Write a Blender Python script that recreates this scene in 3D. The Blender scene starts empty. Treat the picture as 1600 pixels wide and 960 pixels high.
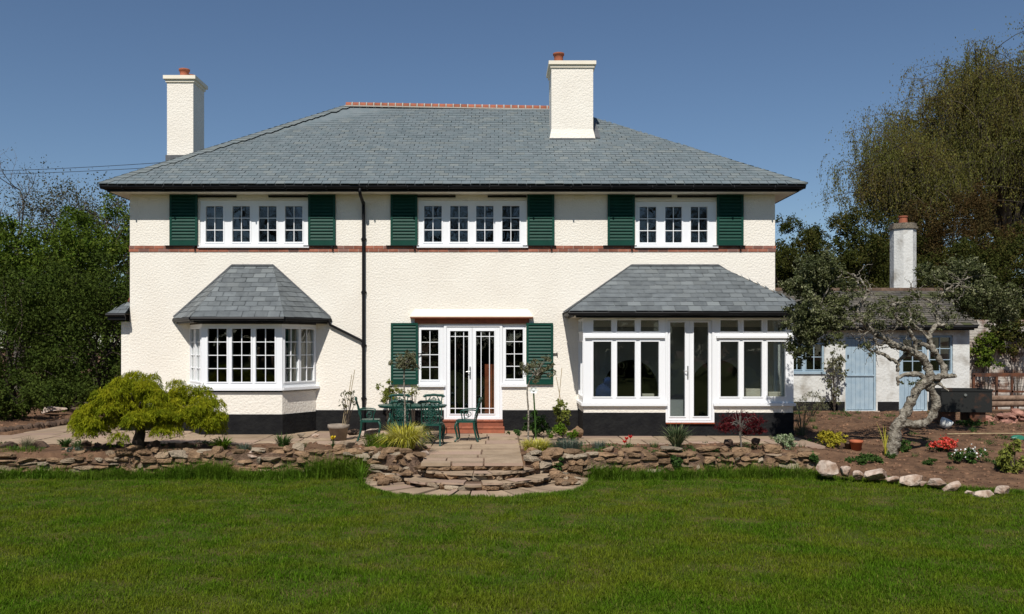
import bpy, bmesh, math, random
import numpy as np
from mathutils import Matrix, Vector
PI = math.pi
R = math.radians
# ------------------------------------------------------------------ camera, sky, sun, exposure
C = bpy.context.scene.collection
S = bpy.context.scene
F, VX, HY, EYE, CD = 1380.0, 780.0, 540.0, 1.93, 20.0
cam = bpy.data.objects.new('camera', bpy.data.cameras.new('camera')); C.objects.link(cam)
cam.location = (0, -CD, EYE); cam.rotation_euler = (R(90), 0, 0)
cam.data.sensor_width = 36; cam.data.lens = F/1600*36
cam.data.shift_x = (800-VX)/1600; cam.data.shift_y = (HY-480)/1600
cam.data.clip_end = 2000; cam.data.clip_start = .1
S.camera = cam
T, K = .19, 1.2                                   # sun: from the left by T, up by K, per metre towards the camera
sd = Vector((-T, -1, K)).normalized()
w = bpy.data.worlds.new('World'); S.world = w; w.use_nodes = True
nt = w.node_tree; sky = nt.nodes.new('ShaderNodeTexSky'); sky.sky_type = 'NISHITA'; sky.sun_disc = False
sky.sun_elevation = math.asin(sd.z); sky.sun_rotation = math.atan2(sd.x, sd.y)
sky.air_density = 1.0; sky.dust_density = .15; sky.ozone_density = 4.5; sky.altitude = 300
nt.links.new(sky.outputs[0], nt.nodes['Background'].inputs[0]); nt.nodes['Background'].inputs[1].default_value = .073
sun = bpy.data.objects.new('sun', bpy.data.lights.new('sun', 'SUN')); C.objects.link(sun)
sun.data.energy = 4.9; sun.data.angle = R(.53); sun.data.color = (1, .955, .89)
sun.rotation_euler = sd.to_track_quat('Z', 'Y').to_euler()
S.view_settings.view_transform = 'Standard'; S.view_settings.look = 'None'
S.view_settings.exposure = .06; S.view_settings.gamma = 1
S.render.resolution_x = 1024; S.render.resolution_y = 614

# ------------------------------------------------------------------ mesh helpers
rng = np.random.default_rng(7)
def A(*v): return np.array(v, dtype=float)
BOXF = np.array([[0,3,2,1],[4,5,6,7],[0,1,5,4],[1,2,6,5],[2,3,7,6],[3,0,4,7]])
class MB:
    def __init__(s, M=None): s.ch = []; s.M = M
    def add(s, V, Fc, r=None, m=0):
        V = np.asarray(V, float).reshape(-1, 3); Fc = np.asarray(Fc, int)
        if s.M is not None:
            Mn = np.array(s.M); V = V @ Mn[:3,:3].T + Mn[:3,3]
        if r is None: r = rng.random()
        s.ch.append((V, Fc, np.broadcast_to(np.asarray(r, float), (len(Fc),)), m))
    def box(s, x0, x1, y0, y1, z0, z1, r=None, m=0):
        s.add([(x0,y0,z0),(x1,y0,z0),(x1,y1,z0),(x0,y1,z0),(x0,y0,z1),(x1,y0,z1),(x1,y1,z1),(x0,y1,z1)], BOXF, r, m)
    def bar(s, a, b, wd, ht, r=None, m=0):
        a = np.array(a, float); b = np.array(b, float); d = b-a; d /= np.linalg.norm(d)
        up = A(0,0,1) if abs(d[2]) < .95 else A(1,0,0)
        u = np.cross(d, up); u /= np.linalg.norm(u); v = np.cross(u, d)
        u = u*wd/2; v = v*ht/2
        s.add([a-u-v, a+u-v, a+u+v, a-u+v, b-u-v, b+u-v, b+u+v, b-u+v], BOXF, r, m)
    def prism(s, poly, z0, z1, r=None, m=0):
        n = len(poly); V = [(p[0],p[1],z0) for p in poly]+[(p[0],p[1],z1) for p in poly]
        s.add(V, [[i,(i+1)%n,n+(i+1)%n,n+i] for i in range(n)], r, m)
        s.add(V, [[0,i+1,i] for i in range(1,n-1)]+[[n,n+i,n+i+1] for i in range(1,n-1)], r, m)
    def tube(s, pts, rad, n=8, r=None, m=0, cap=True):
        P = np.array(pts, float); k = len(P)
        rad = np.broadcast_to(np.asarray(rad, float), (k,))
        Tn = np.gradient(P, axis=0); Tn /= np.linalg.norm(Tn, axis=1)[:,None]+1e-9
        ref = A(0,0,1) if abs(Tn[0][2]) < .9 else A(1,0,0)
        u = np.cross(Tn[0], ref); u /= np.linalg.norm(u)
        V = []
        an = np.arange(n)*2*PI/n
        for i in range(k):
            u = u - Tn[i]*np.dot(u, Tn[i]); u /= np.linalg.norm(u)+1e-9
            v = np.cross(Tn[i], u)
            V.append(P[i] + rad[i]*(np.cos(an)[:,None]*u + np.sin(an)[:,None]*v))
        V = np.concatenate(V); Fc = []
        for i in range(k-1):
            for j in range(n):
                a = i*n+j; b = i*n+(j+1)%n; Fc.append([a,b,b+n,a+n])
        s.add(V, Fc, r, m)
        if cap and n > 2:
            e = (k-1)*n
            s.add(V, [[0,i+1,i] for i in range(1,n-1)]+[[e,e+i,e+i+1] for i in range(1,n-1)], r, m)
    def lathe(s, prof, c=(0,0,0), n=20, r=None, m=0):
        c = np.array(c, float); an = np.arange(n)*2*PI/n; V = []; k = len(prof)
        for (q, z) in prof: V.append(np.stack([np.cos(an)*q, np.sin(an)*q, np.full(n, z)], 1)+c)
        Fc = [[i*n+j, i*n+(j+1)%n, (i+1)*n+(j+1)%n, (i+1)*n+j] for i in range(k-1) for j in range(n)]
        s.add(np.concatenate(V), Fc, r, m)
    def panel(s, u0, u1, z0, z1, holes, yf, yb, r=None, m=0):
        """upright panel from u0..u1, z0..z1 with rectangular holes; front at y=yf, back at yb"""
        us = sorted(set([u0,u1]+[h[0] for h in holes]+[h[1] for h in holes])); us = [u for u in us if u0-1e-6 <= u <= u1+1e-6]
        zs = sorted(set([z0,z1]+[h[2] for h in holes]+[h[3] for h in holes])); zs = [z for z in zs if z0-1e-6 <= z <= z1+1e-6]
        V = []; Fc = []
        def q(*p): Fc.append([len(V)+i for i in range(4)]); V.extend(p)
        for i in range(len(us)-1):
            for j in range(len(zs)-1):
                a, b, c, d = us[i], us[i+1], zs[j], zs[j+1]; mu, mz = (a+b)/2, (c+d)/2
                if any(h[0] < mu < h[1] and h[2] < mz < h[3] for h in holes): continue
                q((a,yf,c),(b,yf,c),(b,yf,d),(a,yf,d)); q((a,yb,c),(a,yb,d),(b,yb,d),(b,yb,c))
        for (a,b,c,d) in holes:
            q((a,yf,c),(a,yb,c),(b,yb,c),(b,yf,c)); q((a,yf,d),(b,yf,d),(b,yb,d),(a,yb,d))
            q((a,yf,c),(a,yf,d),(a,yb,d),(a,yb,c)); q((b,yf,c),(b,yb,c),(b,yb,d),(b,yf,d))
        a,b,c,d = u0,u1,z0,z1
        q((a,yf,c),(b,yf,c),(b,yb,c),(a,yb,c)); q((a,yf,d),(a,yb,d),(b,yb,d),(b,yf,d))
        q((a,yf,c),(a,yb,c),(a,yb,d),(a,yf,d)); q((b,yf,c),(b,yf,d),(b,yb,d),(b,yb,c))
        s.add(V, Fc, r, m)
    def build(s, name, mat, parent=None, smooth=False):
        me = bpy.data.meshes.new(name)
        off = 0; LV = []; LS = []; LT = []; RN = []; MI = []; VV = []; ls = 0
        for V, Fc, r, m in s.ch:
            if len(Fc) == 0: continue
            k = Fc.shape[1]; VV.append(V); LV.append((Fc+off).ravel())
            LS.append(ls+np.arange(len(Fc))*k); ls += len(Fc)*k
            LT.append(np.full(len(Fc), k)); RN.append(r); MI.append(np.full(len(Fc), m)); off += len(V)
        VV = np.concatenate(VV); LV = np.concatenate(LV).astype(np.int32); LS = np.concatenate(LS).astype(np.int32)
        me.vertices.add(len(VV)); me.vertices.foreach_set('co', VV.astype(np.float32).ravel())
        me.loops.add(len(LV)); me.loops.foreach_set('vertex_index', LV)
        me.polygons.add(len(LS)); me.polygons.foreach_set('loop_start', LS)
        me.polygons.foreach_set('loop_total', np.concatenate(LT).astype(np.int32))
        me.update(calc_edges=True)
        at = me.attributes.new('rnd', 'FLOAT', 'FACE'); at.data.foreach_set('value', np.concatenate(RN).astype(np.float32))
        mats = mat if isinstance(mat, (list, tuple)) else [mat]
        for mm in mats: me.materials.append(mm)
        if len(mats) > 1: me.polygons.foreach_set('material_index', np.concatenate(MI).astype(np.int32))
        me.polygons.foreach_set('use_smooth', np.full(len(LS), bool(smooth)))
        me.validate(clean_customdata=False)
        o = bpy.data.objects.new(name, me); C.objects.link(o)
        if parent: o.parent = parent
        return o
def tag(o, label=None, cat=None, group=None, kind=None):
    if label: o['label'] = label
    if cat: o['category'] = cat
    if group: o['group'] = group
    if kind: o['kind'] = kind
    return o
def thing(name, label, cat, loc=(0,0,0), rz=0, group=None):
    o = bpy.data.objects.new(name, None); C.objects.link(o); o.location = loc; o.rotation_euler = (0,0,rz)
    o.empty_display_size = .1
    return tag(o, label, cat, group)
def copy_tree(o, parent=None):
    c = o.copy(); C.objects.link(c)
    if parent: c.parent = parent
    for ch in list(o.children): copy_tree(ch, c)
    return c
def at(px, py, D): return A((px-VX)/F*D, D-CD, (HY-py)/F*D+EYE)
def gx(px, D): return (px-VX)/F*D
def gz(py, D): return (HY-py)/F*D+EYE
def smooth_poly(pts, k=4):
    P = np.array(pts, float); out = []
    for i in range(len(P)-1):
        p0 = P[max(i-1,0)]; p1 = P[i]; p2 = P[i+1]; p3 = P[min(i+2,len(P)-1)]
        for t in np.arange(k)/k:
            out.append(.5*((2*p1)+(-p0+p2)*t+(2*p0-5*p1+4*p2-p3)*t*t+(-p0+3*p1-3*p2+p3)*t**3))
    out.append(P[-1]); return np.array(out)
def ico(sub):
    bm = bmesh.new(); bmesh.ops.create_icosphere(bm, subdivisions=sub, radius=1)
    V = np.array([v.co[:] for v in bm.verts]); Fc = np.array([[v.index for v in f.verts] for f in bm.faces]); bm.free(); return V, Fc
ICO1, ICO2, ICO3 = ico(1), ico(2), ico(3)
def rock(mb, c, size, base=ICO2, rz=None, cuts=9, rough=.05, boxy=0, r=None, dlo=.55):
    V = base[0].copy()
    if boxy:
        V = np.sign(V)*np.abs(V)**(1-boxy); V /= np.abs(V).max()
    for _ in range(cuts):
        n = rng.normal(size=3); n /= np.linalg.norm(n); d = rng.uniform(dlo, .9)
        dd = V@n - d; V = np.where(dd[:,None] > 0, V - dd[:,None]*n, V)
    ph = rng.uniform(0, 6.28, (3,)); V = V*(1+rough*np.sin(V[:,[1]]*7+ph[0])*np.sin(V[:,[0]]*6+ph[1])+rough*.6*rng.normal(size=(len(V),1)))
    V = V*np.array(size)
    a = rng.uniform(-.15,.15) if rz is None else rz
    ca, sa = math.cos(a), math.sin(a); V = np.stack([V[:,0]*ca-V[:,1]*sa, V[:,0]*sa+V[:,1]*ca, V[:,2]], 1)
    mb.add(V+np.array(c, float), base[1], r)

# ------------------------------------------------------------------ materials
def pm(name, c1, c2=None, ns=6, rough=.8, bs=None, bump=.3, bd=.01, rv=0., c3=None, rmix=0., spec=.3, metal=0., trans=0., detail=6, wave=None, ramp=(.35,.65)):
    m = bpy.data.materials.new(name); m.use_nodes = True; n = m.node_tree.nodes; l = m.node_tree.links
    b = n['Principled BSDF']; b.inputs['Roughness'].default_value = rough; b.inputs['Specular IOR Level'].default_value = spec
    b.inputs['Metallic'].default_value = metal
    tc = n.new('ShaderNodeTexCoord')
    def rgb(c): x = n.new('ShaderNodeRGB'); x.outputs[0].default_value = (*c, 1); return x.outputs[0]
    def mix(f, a, bb, bt='MIX'):
        x = n.new('ShaderNodeMix'); x.data_type = 'RGBA'; x.blend_type = bt
        if isinstance(f, float): x.inputs[0].default_value = f
        else: l.new(f, x.inputs[0])
        l.new(a, x.inputs[6]); l.new(bb, x.inputs[7]); return x.outputs[2]
    col = rgb(c1)
    if c2:
        nz = n.new('ShaderNodeTexNoise'); nz.inputs['Scale'].default_value = ns; nz.inputs['Detail'].default_value = detail
        l.new(tc.outputs['Object'], nz.inputs['Vector'])
        rp = n.new('ShaderNodeMapRange'); rp.inputs[1].default_value = ramp[0]; rp.inputs[2].default_value = ramp[1]
        l.new(nz.outputs[0], rp.inputs[0]); col = mix(rp.outputs[0], col, rgb(c2))
    if rv or c3:
        a = n.new('ShaderNodeAttribute'); a.attribute_name = 'rnd'
        if c3:
            mr = n.new('ShaderNodeMapRange'); mr.inputs[1].default_value = 1-rmix; mr.inputs[2].default_value = min(1, 1-rmix+.25)
            l.new(a.outputs['Fac'], mr.inputs[0]); col = mix(mr.outputs[0], col, rgb(c3))
        if rv:
            wn = n.new('ShaderNodeTexWhiteNoise'); wn.noise_dimensions = '1D'; l.new(a.outputs['Fac'], wn.inputs['W'])
            mr = n.new('ShaderNodeMapRange'); mr.inputs[3].default_value = 1-rv; mr.inputs[4].default_value = 1+rv
            l.new(wn.outputs[0], mr.inputs[0])
            cx = n.new('ShaderNodeVectorMath'); cx.operation = 'SCALE'; l.new(col, cx.inputs[0]); l.new(mr.outputs[0], cx.inputs['Scale']); col = cx.outputs[0]
    l.new(col, b.inputs['Base Color'])
    if bs:
        nz = n.new('ShaderNodeTexNoise'); nz.inputs['Scale'].default_value = bs; nz.inputs['Detail'].default_value = 5
        l.new(tc.outputs['Object'], nz.inputs['Vector'])
        bp = n.new('ShaderNodeBump'); bp.inputs['Strength'].default_value = bump; bp.inputs['Distance'].default_value = bd
        l.new(nz.outputs[0], bp.inputs['Height']); l.new(bp.outputs[0], b.inputs['Normal'])
    if trans:
        tr = n.new('ShaderNodeBsdfTranslucent'); l.new(col, tr.inputs[0]); ms = n.new('ShaderNodeMixShader'); ms.inputs[0].default_value = trans
        l.new(b.outputs[0], ms.inputs[1]); l.new(tr.outputs[0], ms.inputs[2]); l.new(ms.outputs[0], n['Material Output'].inputs[0])
    return m
def glass_mat():
    m = bpy.data.materials.new('window_glass'); m.use_nodes = True; n = m.node_tree.nodes; l = m.node_tree.links
    n.remove(n['Principled BSDF']); g = n.new('ShaderNodeBsdfGlossy'); g.inputs['Roughness'].default_value = .015
    t = n.new('ShaderNodeBsdfTransparent'); t.inputs[0].default_value = (.86,.89,.88,1)
    lw = n.new('ShaderNodeLayerWeight'); lw.inputs[0].default_value = .5; pw_ = n.new('ShaderNodeMath'); pw_.operation = 'POWER'; pw_.inputs[1].default_value = 5
    l.new(lw.outputs['Facing'], pw_.inputs[0]); fr = n.new('ShaderNodeMapRange'); fr.inputs[3].default_value = .065; fr.inputs[4].default_value = 1; l.new(pw_.outputs[0], fr.inputs[0])
    tc = n.new('ShaderNodeTexCoord'); nz = n.new('ShaderNodeTexNoise'); nz.inputs['Scale'].default_value = 1.8; nz.inputs['Detail'].default_value = 1
    bp = n.new('ShaderNodeBump'); bp.inputs['Strength'].default_value = .3; bp.inputs['Distance'].default_value = .02
    l.new(tc.outputs['Object'], nz.inputs[0]); l.new(nz.outputs[0], bp.inputs['Height']); l.new(bp.outputs[0], g.inputs['Normal'])
    ms = n.new('ShaderNodeMixShader'); l.new(fr.outputs[0], ms.inputs[0]); l.new(t.outputs[0], ms.inputs[1]); l.new(g.outputs[0], ms.inputs[2])
    l.new(ms.outputs[0], n['Material Output'].inputs[0]); return m
M = {}
M['glass'] = glass_mat()
M['render'] = pm('cream_roughcast', (.80,.755,.67), (.755,.705,.62), 1.1, .92, 24, .9, .019, spec=.06)
M['render_trim'] = pm('cream_trim', (.80,.74,.61), (.76,.69,.56), 3, .8, 40, .2, .004, spec=.15)
M['plinth'] = pm('black_plinth_paint', (.010,.010,.011), (.016,.016,.016), 5, .85, 17, .9, .022, spec=.12)
M['brick'] = pm('red_band_brick', (.25,.085,.05), (.33,.13,.085), 9, .85, 60, .3, .004, rv=.32, c3=(.20,.10,.08), rmix=.4)
M['mortar'] = pm('mortar', (.42,.38,.32), (.34,.31,.27), 20, .95, 60, .4, .004)
M['slate'] = pm('grey_slate', (.120,.150,.160), (.145,.170,.178), 5, .66, 30, .35, .004, rv=.08, c3=(.165,.185,.18), rmix=.25, spec=.35)
M['slate_new'] = pm('bay_slate', (.10,.112,.118), (.135,.15,.155), 6, .6, 25, .45, .005, rv=.16, c3=(.155,.17,.172), rmix=.3, spec=.3)
M['slate_old'] = pm('mossy_old_slate', (.075,.07,.062), (.12,.105,.085), 4, .85, 30, .5, .01, rv=.3, c3=(.07,.075,.03), rmix=.3)
M['tile'] = pm('terracotta', (.33,.105,.055), (.24,.08,.045), 8, .8, 50, .3, .004, rv=.2)
M['black'] = pm('black_gutter_paint', (.006,.006,.007), rough=.5, spec=.2)
M['lead'] = pm('lead', (.09,.095,.10), (.13,.135,.14), 10, .5, 20, .2, .004)
M['upvc'] = pm('white_frame_plastic', (.80,.81,.82), rough=.32, spec=.45)
M['soffit'] = pm('painted_soffit', (.74,.70,.60), (.68,.64,.55), 2, .7)
M['shutter'] = pm('dark_green_shutter_paint', (.003,.042,.028), (.004,.050,.033), 4, .5, spec=.22)
M['iron'] = pm('green_cast_iron', (.005,.047,.033), (.010,.068,.050), 14, .4, 60, .2, .003, spec=.5)
M['steel'] = pm('brushed_steel', (.6,.6,.58), rough=.3, metal=.9)
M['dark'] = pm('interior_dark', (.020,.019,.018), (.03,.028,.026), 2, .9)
M['inwall'] = pm('interior_plaster', (.30,.31,.31), (.26,.27,.27), 2, .9)
M['infloor'] = pm('pale_floor', (.16,.13,.10), (.12,.10,.08), 3, .6)
M['blue_in'] = pm('blue_fabric', (.008,.016,.055), (.012,.03,.10), 8, .8)
M['carton'] = pm('pale_carton', (.55,.5,.42), (.5,.44,.36), 6, .8)
M['curtain'] = pm('beige_curtain', (.42,.36,.28), (.36,.31,.24), 7, .9, 12, .5, .02)
M['redwood'] = pm('brown_wood', (.30,.075,.03), (.20,.05,.02), 6, .5)
M['paint_blue'] = pm('pale_blue_paint', (.33,.42,.48), (.27,.36,.43), 6, .6, 25, .3, .004, c3=None)
M['white_old'] = pm('weathered_whitewash', (.60,.60,.57), (.36,.34,.30), 2.6, .9, 14, .8, .02, detail=10, ramp=(.5,.72))
M['wall_flaking'] = pm('flaking_whitewash', (.46,.42,.37), (.17,.10,.07), 3.2, .95, 18, .8, .02, detail=10, ramp=(.46,.62))
M['rust'] = pm('rusty_iron', (.15,.055,.025), (.05,.028,.02), 6, .85, 30, .5, .006, detail=8)
M['tank'] = pm('black_rusted_tank', (.014,.015,.014), (.12,.045,.018), 2.3, .6, 30, .4, .006, detail=8, ramp=(.55,.68))
M['wood_log'] = pm('grey_timber', (.24,.16,.11), (.14,.09,.06), 12, .9, 30, .6, .01)
M['soil'] = pm('red_brown_soil', (.185,.108,.064), (.095,.055,.034), 3.5, .97, 28, 1., .035, detail=12, spec=.1)
M['clod'] = pm('soil_clods', (.22,.125,.075), (.12,.068,.043), 9, .97, 50, .6, .01, rv=.35, spec=.1)
M['flag'] = pm('sandstone_flags', (.36,.27,.185), (.27,.20,.135), 3, .88, 22, .5, .01, rv=.17, c3=(.31,.22,.165), rmix=.4, detail=9, spec=.15)
M['wallstone'] = pm('rubble_wall_stone', (.28,.18,.105), (.15,.095,.055), 9, .95, 34, 1., .04, rv=.3, c3=(.29,.235,.17), rmix=.35, detail=10, spec=.15)
M['wallmortar'] = pm('wall_mortar_and_earth', (.20,.13,.088), (.10,.062,.04), 9, .95, 26, 1., .04, detail=10)
M['palestone'] = pm('pale_pink_stone', (.46,.37,.30), (.25,.165,.115), 6, .93, 22, 1., .03, rv=.12, detail=10, ramp=(.42,.62))
M['darkstone'] = pm('dark_brown_stone', (.115,.075,.05), (.065,.042,.03), 7, .93, 26, .8, .02, rv=.25)
M['bark'] = pm('brown_bark', (.075,.058,.042), (.045,.034,.026), 12, .95, 30, .8, .02)
M['applebark'] = pm('pale_lichen_bark', (.34,.31,.25), (.09,.072,.052), 11, .93, 26, 1., .06, detail=10)
M['palebark'] = pm('grey_twigs', (.16,.14,.12), (.11,.095,.08), 10, .9)
M['twig'] = pm('dark_birch_twigs', (.075,.062,.045), (.05,.04,.03), 1, .9)
def leafm(n, c1, c2, c3, rmix=.35, rv=.35, tr=.28, rough=.7, ns=1.2, spec=.08, ramp=(.35,.65), detail=3): return pm(n, c1, c2, ns, rough, rv=rv, c3=c3, rmix=rmix, trans=tr, detail=detail, spec=spec, ramp=ramp)
M['lf_hedge'] = leafm('dark_evergreen_leaf', (.036,.060,.009), (.060,.082,.013), (.075,.105,.018), tr=.2)
M['lf_mid'] = leafm('spring_green_leaf', (.062,.108,.011), (.095,.135,.016), (.14,.17,.025))
M['lf_bud'] = leafm('olive_bud_leaf', (.055,.062,.02), (.075,.07,.025), (.10,.09,.035))
M['lf_birch'] = leafm('bronze_birch_leaf', (.110,.118,.026), (.155,.122,.032), (.18,.19,.05), tr=.4, ns=.5)
M['lf_brown'] = leafm('rusty_leaf', (.075,.042,.014), (.06,.05,.017), (.09,.06,.02))
M['lf_con'] = leafm('dark_conifer_leaf', (.036,.047,.009), (.056,.060,.012), (.095,.08,.02), tr=.2)
M['lf_apple'] = leafm('grey_green_leaf', (.055,.068,.024), (.085,.095,.034), (.22,.225,.12), rmix=.45, tr=.15, spec=.15, rough=.5)
M['lf_maple'] = leafm('yellow_green_maple_leaf', (.27,.275,.010), (.15,.19,.008), (.40,.37,.02), rv=.35, tr=.35, ns=3)
M['lf_red'] = leafm('crimson_maple_leaf', (.085,.009,.012), (.06,.007,.010), (.12,.02,.02))
M['lf_yel'] = leafm('golden_leaf', (.42,.36,.03), (.32,.30,.03), (.5,.42,.06), rv=.2)
M['lf_lime'] = leafm('lime_leaf', (.19,.22,.04), (.25,.25,.06), (.14,.17,.03))
M['lf_var'] = leafm('variegated_leaf', (.30,.36,.20), (.16,.24,.10), (.5,.52,.36))
M['lf_blue'] = leafm('blue_grey_blade', (.10,.135,.105), (.08,.11,.085), (.16,.18,.14))
M['lf_grass'] = leafm('grass_blade', (.072,.146,.008), (.122,.160,.012), (.20,.20,.045), rmix=.16, spec=0., rough=1., rv=.5, tr=.35, ns=1.1, ramp=(.42,.60), detail=7)
M['lf_tall'] = leafm('tall_grass_blade', (.07,.145,.008), (.10,.165,.012), (.13,.17,.03), tr=.3)
M['lf_yucca'] = leafm('striped_sword_leaf', (.10,.14,.06), (.07,.105,.045), (.30,.30,.16), rmix=.35)
M['lf_goldgrass'] = leafm('golden_grass_blade', (.50,.45,.05), (.38,.37,.04), (.65,.60,.24), rv=.2)
M['lf_green'] = leafm('plain_green_leaf', (.04,.085,.02), (.055,.11,.022), (.08,.13,.035))
M['lf_olive'] = leafm('silvery_olive_leaf', (.15,.15,.08), (.10,.11,.055), (.26,.24,.15))
M['petal_red'] = pm('red_petal', (.65,.03,.015), (.55,.02,.02), 20, .5, trans=.2)
M['petal_coral'] = pm('coral_petal', (.65,.10,.06), (.60,.05,.04), 20, .5, rv=.2, trans=.2)
M['petal_yel'] = pm('yellow_petal', (.75,.55,.02), rough=.5)
M['petal_white'] = pm('white_petal', (.75,.76,.72), (.6,.62,.6), 12, .45)
M['pot'] = pm('terracotta_pot', (.42,.12,.05), (.33,.09,.045), 7, .75)
M['potgrey'] = pm('weathered_grey_pot', (.30,.25,.20), (.20,.165,.13), 7, .9, 40, .4, .006)
M['cane'] = pm('dry_cane', (.42,.33,.19), (.3,.23,.13), 12, .7)
M['wire'] = pm('dark_cable', (.02,.02,.022), rough=.6)
M['stump'] = pm('speckled_stone_post', (.24,.20,.15), (.10,.085,.065), 22, .95, 40, .8, .015)
def lawn_mat():
    m = pm('lawn_turf', (.050,.074,.009), (.12,.085,.035), 2.6, .95, 30, 1., .03, detail=10, spec=.1, ramp=(.45,.75)); return m
M['turf'] = lawn_mat()

# ------------------------------------------------------------------ ground shapes
SC = (-.40, -4.8)                                    # centre of the half-round steps
def edge_y(X):                                       # front boundary of the beds (lawn behind-edge)
    X = np.asarray(X, float); y = np.full(X.shape, -4.56)
    y = np.where(X > 5.4, -4.56 - (X-5.4)*.62, y); y = np.where(X > 8.4, -6.42-(X-8.4)*.2, y)
    y = np.where(X < -6.6, -4.56-.05*(-6.6-X), y)
    dx = np.abs(X-SC[0]); y = np.where(dx < 1.93, np.minimum(y, SC[1]-np.sqrt(np.maximum(1.93**2-dx**2, 0))), y)
    return y
def bumps(X, Y):
    return (np.sin(X*3.1+Y*1.7)+np.sin(X*1.3-Y*4.3+1)+.6*np.sin(X*7.7+Y*5.1+2)+.5*np.sin(X*13.1-Y*11.3)+.3*np.sin(X*29+Y*23)+.3*np.sin(X*-21+Y*37))/3.7
def gh(X, Y):
    X = np.asarray(X, float); Y = np.asarray(Y, float)
    e = edge_y(X); d = Y-e
    z_bed = .045+.035*bumps(X, Y)
    step = np.clip(d/.12, 0, 1)
    z = -.41+step*(z_bed+.41)
    zr = -.37+np.clip(d, 0, 60)*.085 + .03*bumps(X, Y)*np.clip(d*3, 0, 1)
    zr = np.minimum(zr, .17+.03*bumps(X, Y)); zr = np.maximum(zr, -.035-.13*np.maximum(0, X-6.0)-.35*np.maximum(0, -3.35-Y)); zr = np.where(d < 0, -.41, zr)
    t = np.clip((X-5.3)/.7, 0, 1); z = z*(1-t)+zr*t
    # terrace and house zone lower than the paving
    pave = ((Y > -3.05)&(Y < 10)&(X < 6.35)&(X > -9.4))|((Y > -3.05)&(Y < -.95)&(X > -14)&(X < 0))|((Y > -3.05)&(Y < 3.5)&(X > -10.6)&(X < 0)); z = np.where(pave, np.minimum(z, -.03), z)
    apron = (np.abs(X+.45) < .95)&(d > 0)&(Y > -5.7); z = np.where(apron, -.05, z)
    stp = (np.hypot(X-SC[0], Y-SC[1]) < 2.08)&(Y < SC[1]+.35); z = np.where(stp, -.45, z)
    lf = np.clip((-10.6-X)/2, 0, 1)*np.clip((Y+1)/3, 0, 1); z = z+lf*.12
    return z
def grid_mesh(mb, xs, ys, zf, mask=None, r=.5):
    X, Y = np.meshgrid(xs, ys); Z = zf(X, Y); nx, ny = len(xs), len(ys)
    V = np.stack([X, Y, Z], -1).reshape(-1, 3)
    i, j = np.meshgrid(np.arange(nx-1), np.arange(ny-1)); a = (j*nx+i).ravel()
    Fc = np.stack([a, a+1, a+1+nx, a+nx], 1)
    if mask is not None:
        c = V[Fc].mean(1); Fc = Fc[mask(c[:,0], c[:,1])]
    mb.add(V, Fc, r)
g = MB(); xs = np.concatenate([[-400,-150,-60,-30,-18], np.arange(-13, 13.01, .055), [18,30,60,150,400]])
ys = np.concatenate([[-400,-150,-60,-30,-12], np.arange(-7.5, 6, .055), [7,9,12,18,30,60,150,400]])
grid_mesh(g, xs, ys, gh); tag(g.build('ground', M['soil'], smooth=True), kind='structure')
g = MB()
xs = np.arange(-60, 60.1, .15); n = len(xs); ye = edge_y(xs)
yb0 = -14.; rows = [np.full(n, -90.), np.full(n, -40.), np.full(n, -22.), np.full(n, -16.)]+[yb0+(ye+.02-yb0)*f for f in np.linspace(0, 1, 60)]
def lz(x, y): return -.37+.012*np.sin(x*.9+y*.7)+.010*np.sin(x*2.1-y*1.3)+.006*np.sin(x*4.3+y*3.1)
V = np.concatenate([np.stack([xs, y, lz(xs, y)], 1) for y in rows])
Fc = [[k*n+i, k*n+i+1, (k+1)*n+i+1, (k+1)*n+i] for k in range(len(rows)-1) for i in range(n-1)]
g.add(V, Fc, .5); tag(g.build('lawn', M['turf'], smooth=True), kind='structure')

def blades(mb, P, L, wd, lean, seg=2, azim=None, rr=None):
    """P (n,3) bases, L lengths; curved tapering blades"""
    n = len(P); az = rng.uniform(0, 2*PI, n) if azim is None else azim
    d = np.stack([np.cos(az), np.sin(az), np.zeros(n)], 1); s = np.stack([-d[:,1], d[:,0], np.zeros(n)], 1)
    L = np.broadcast_to(L, (n,)); lean = np.broadcast_to(lean, (n,)); wd = np.broadcast_to(wd, (n,))
    V = np.zeros((n, 2*seg+1, 3))
    for i in range(seg):
        t = i/seg; hx = lean*t*t; hz = t*np.sqrt(np.maximum(1-(lean*.75)**2*t, .02))
        c = P + d*(hx*L)[:,None] + A(0,0,1)*(hz*L)[:,None]; ww = (wd*(1-t*.55)/2)[:,None]
        V[:,2*i] = c-s*ww; V[:,2*i+1] = c+s*ww
    hz = np.sqrt(np.maximum(1-(lean*.75)**2, .02)) - np.maximum(lean-.8, 0)*.6
    V[:,2*seg] = P+d*(lean*L)[:,None]+A(0,0,1)*(hz*L)[:,None]
    k = 2*seg+1; b = np.arange(n)[:,None]*k; r = rng.random(n) if rr is None else rr
    off = 0; VV = V.reshape(-1, 3)
    tris = [];  rl = []
    for i in range(seg-1):
        q = b+np.array([[2*i, 2*i+1, 2*i+3]]); q2 = b+np.array([[2*i, 2*i+3, 2*i+2]]); tris += [q, q2]; rl += [r, r]
    tris.append(b+np.array([[2*seg-2, 2*seg-1, 2*seg]])); rl.append(r)
    mb.add(VV, np.concatenate(tris), np.concatenate(rl))
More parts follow.
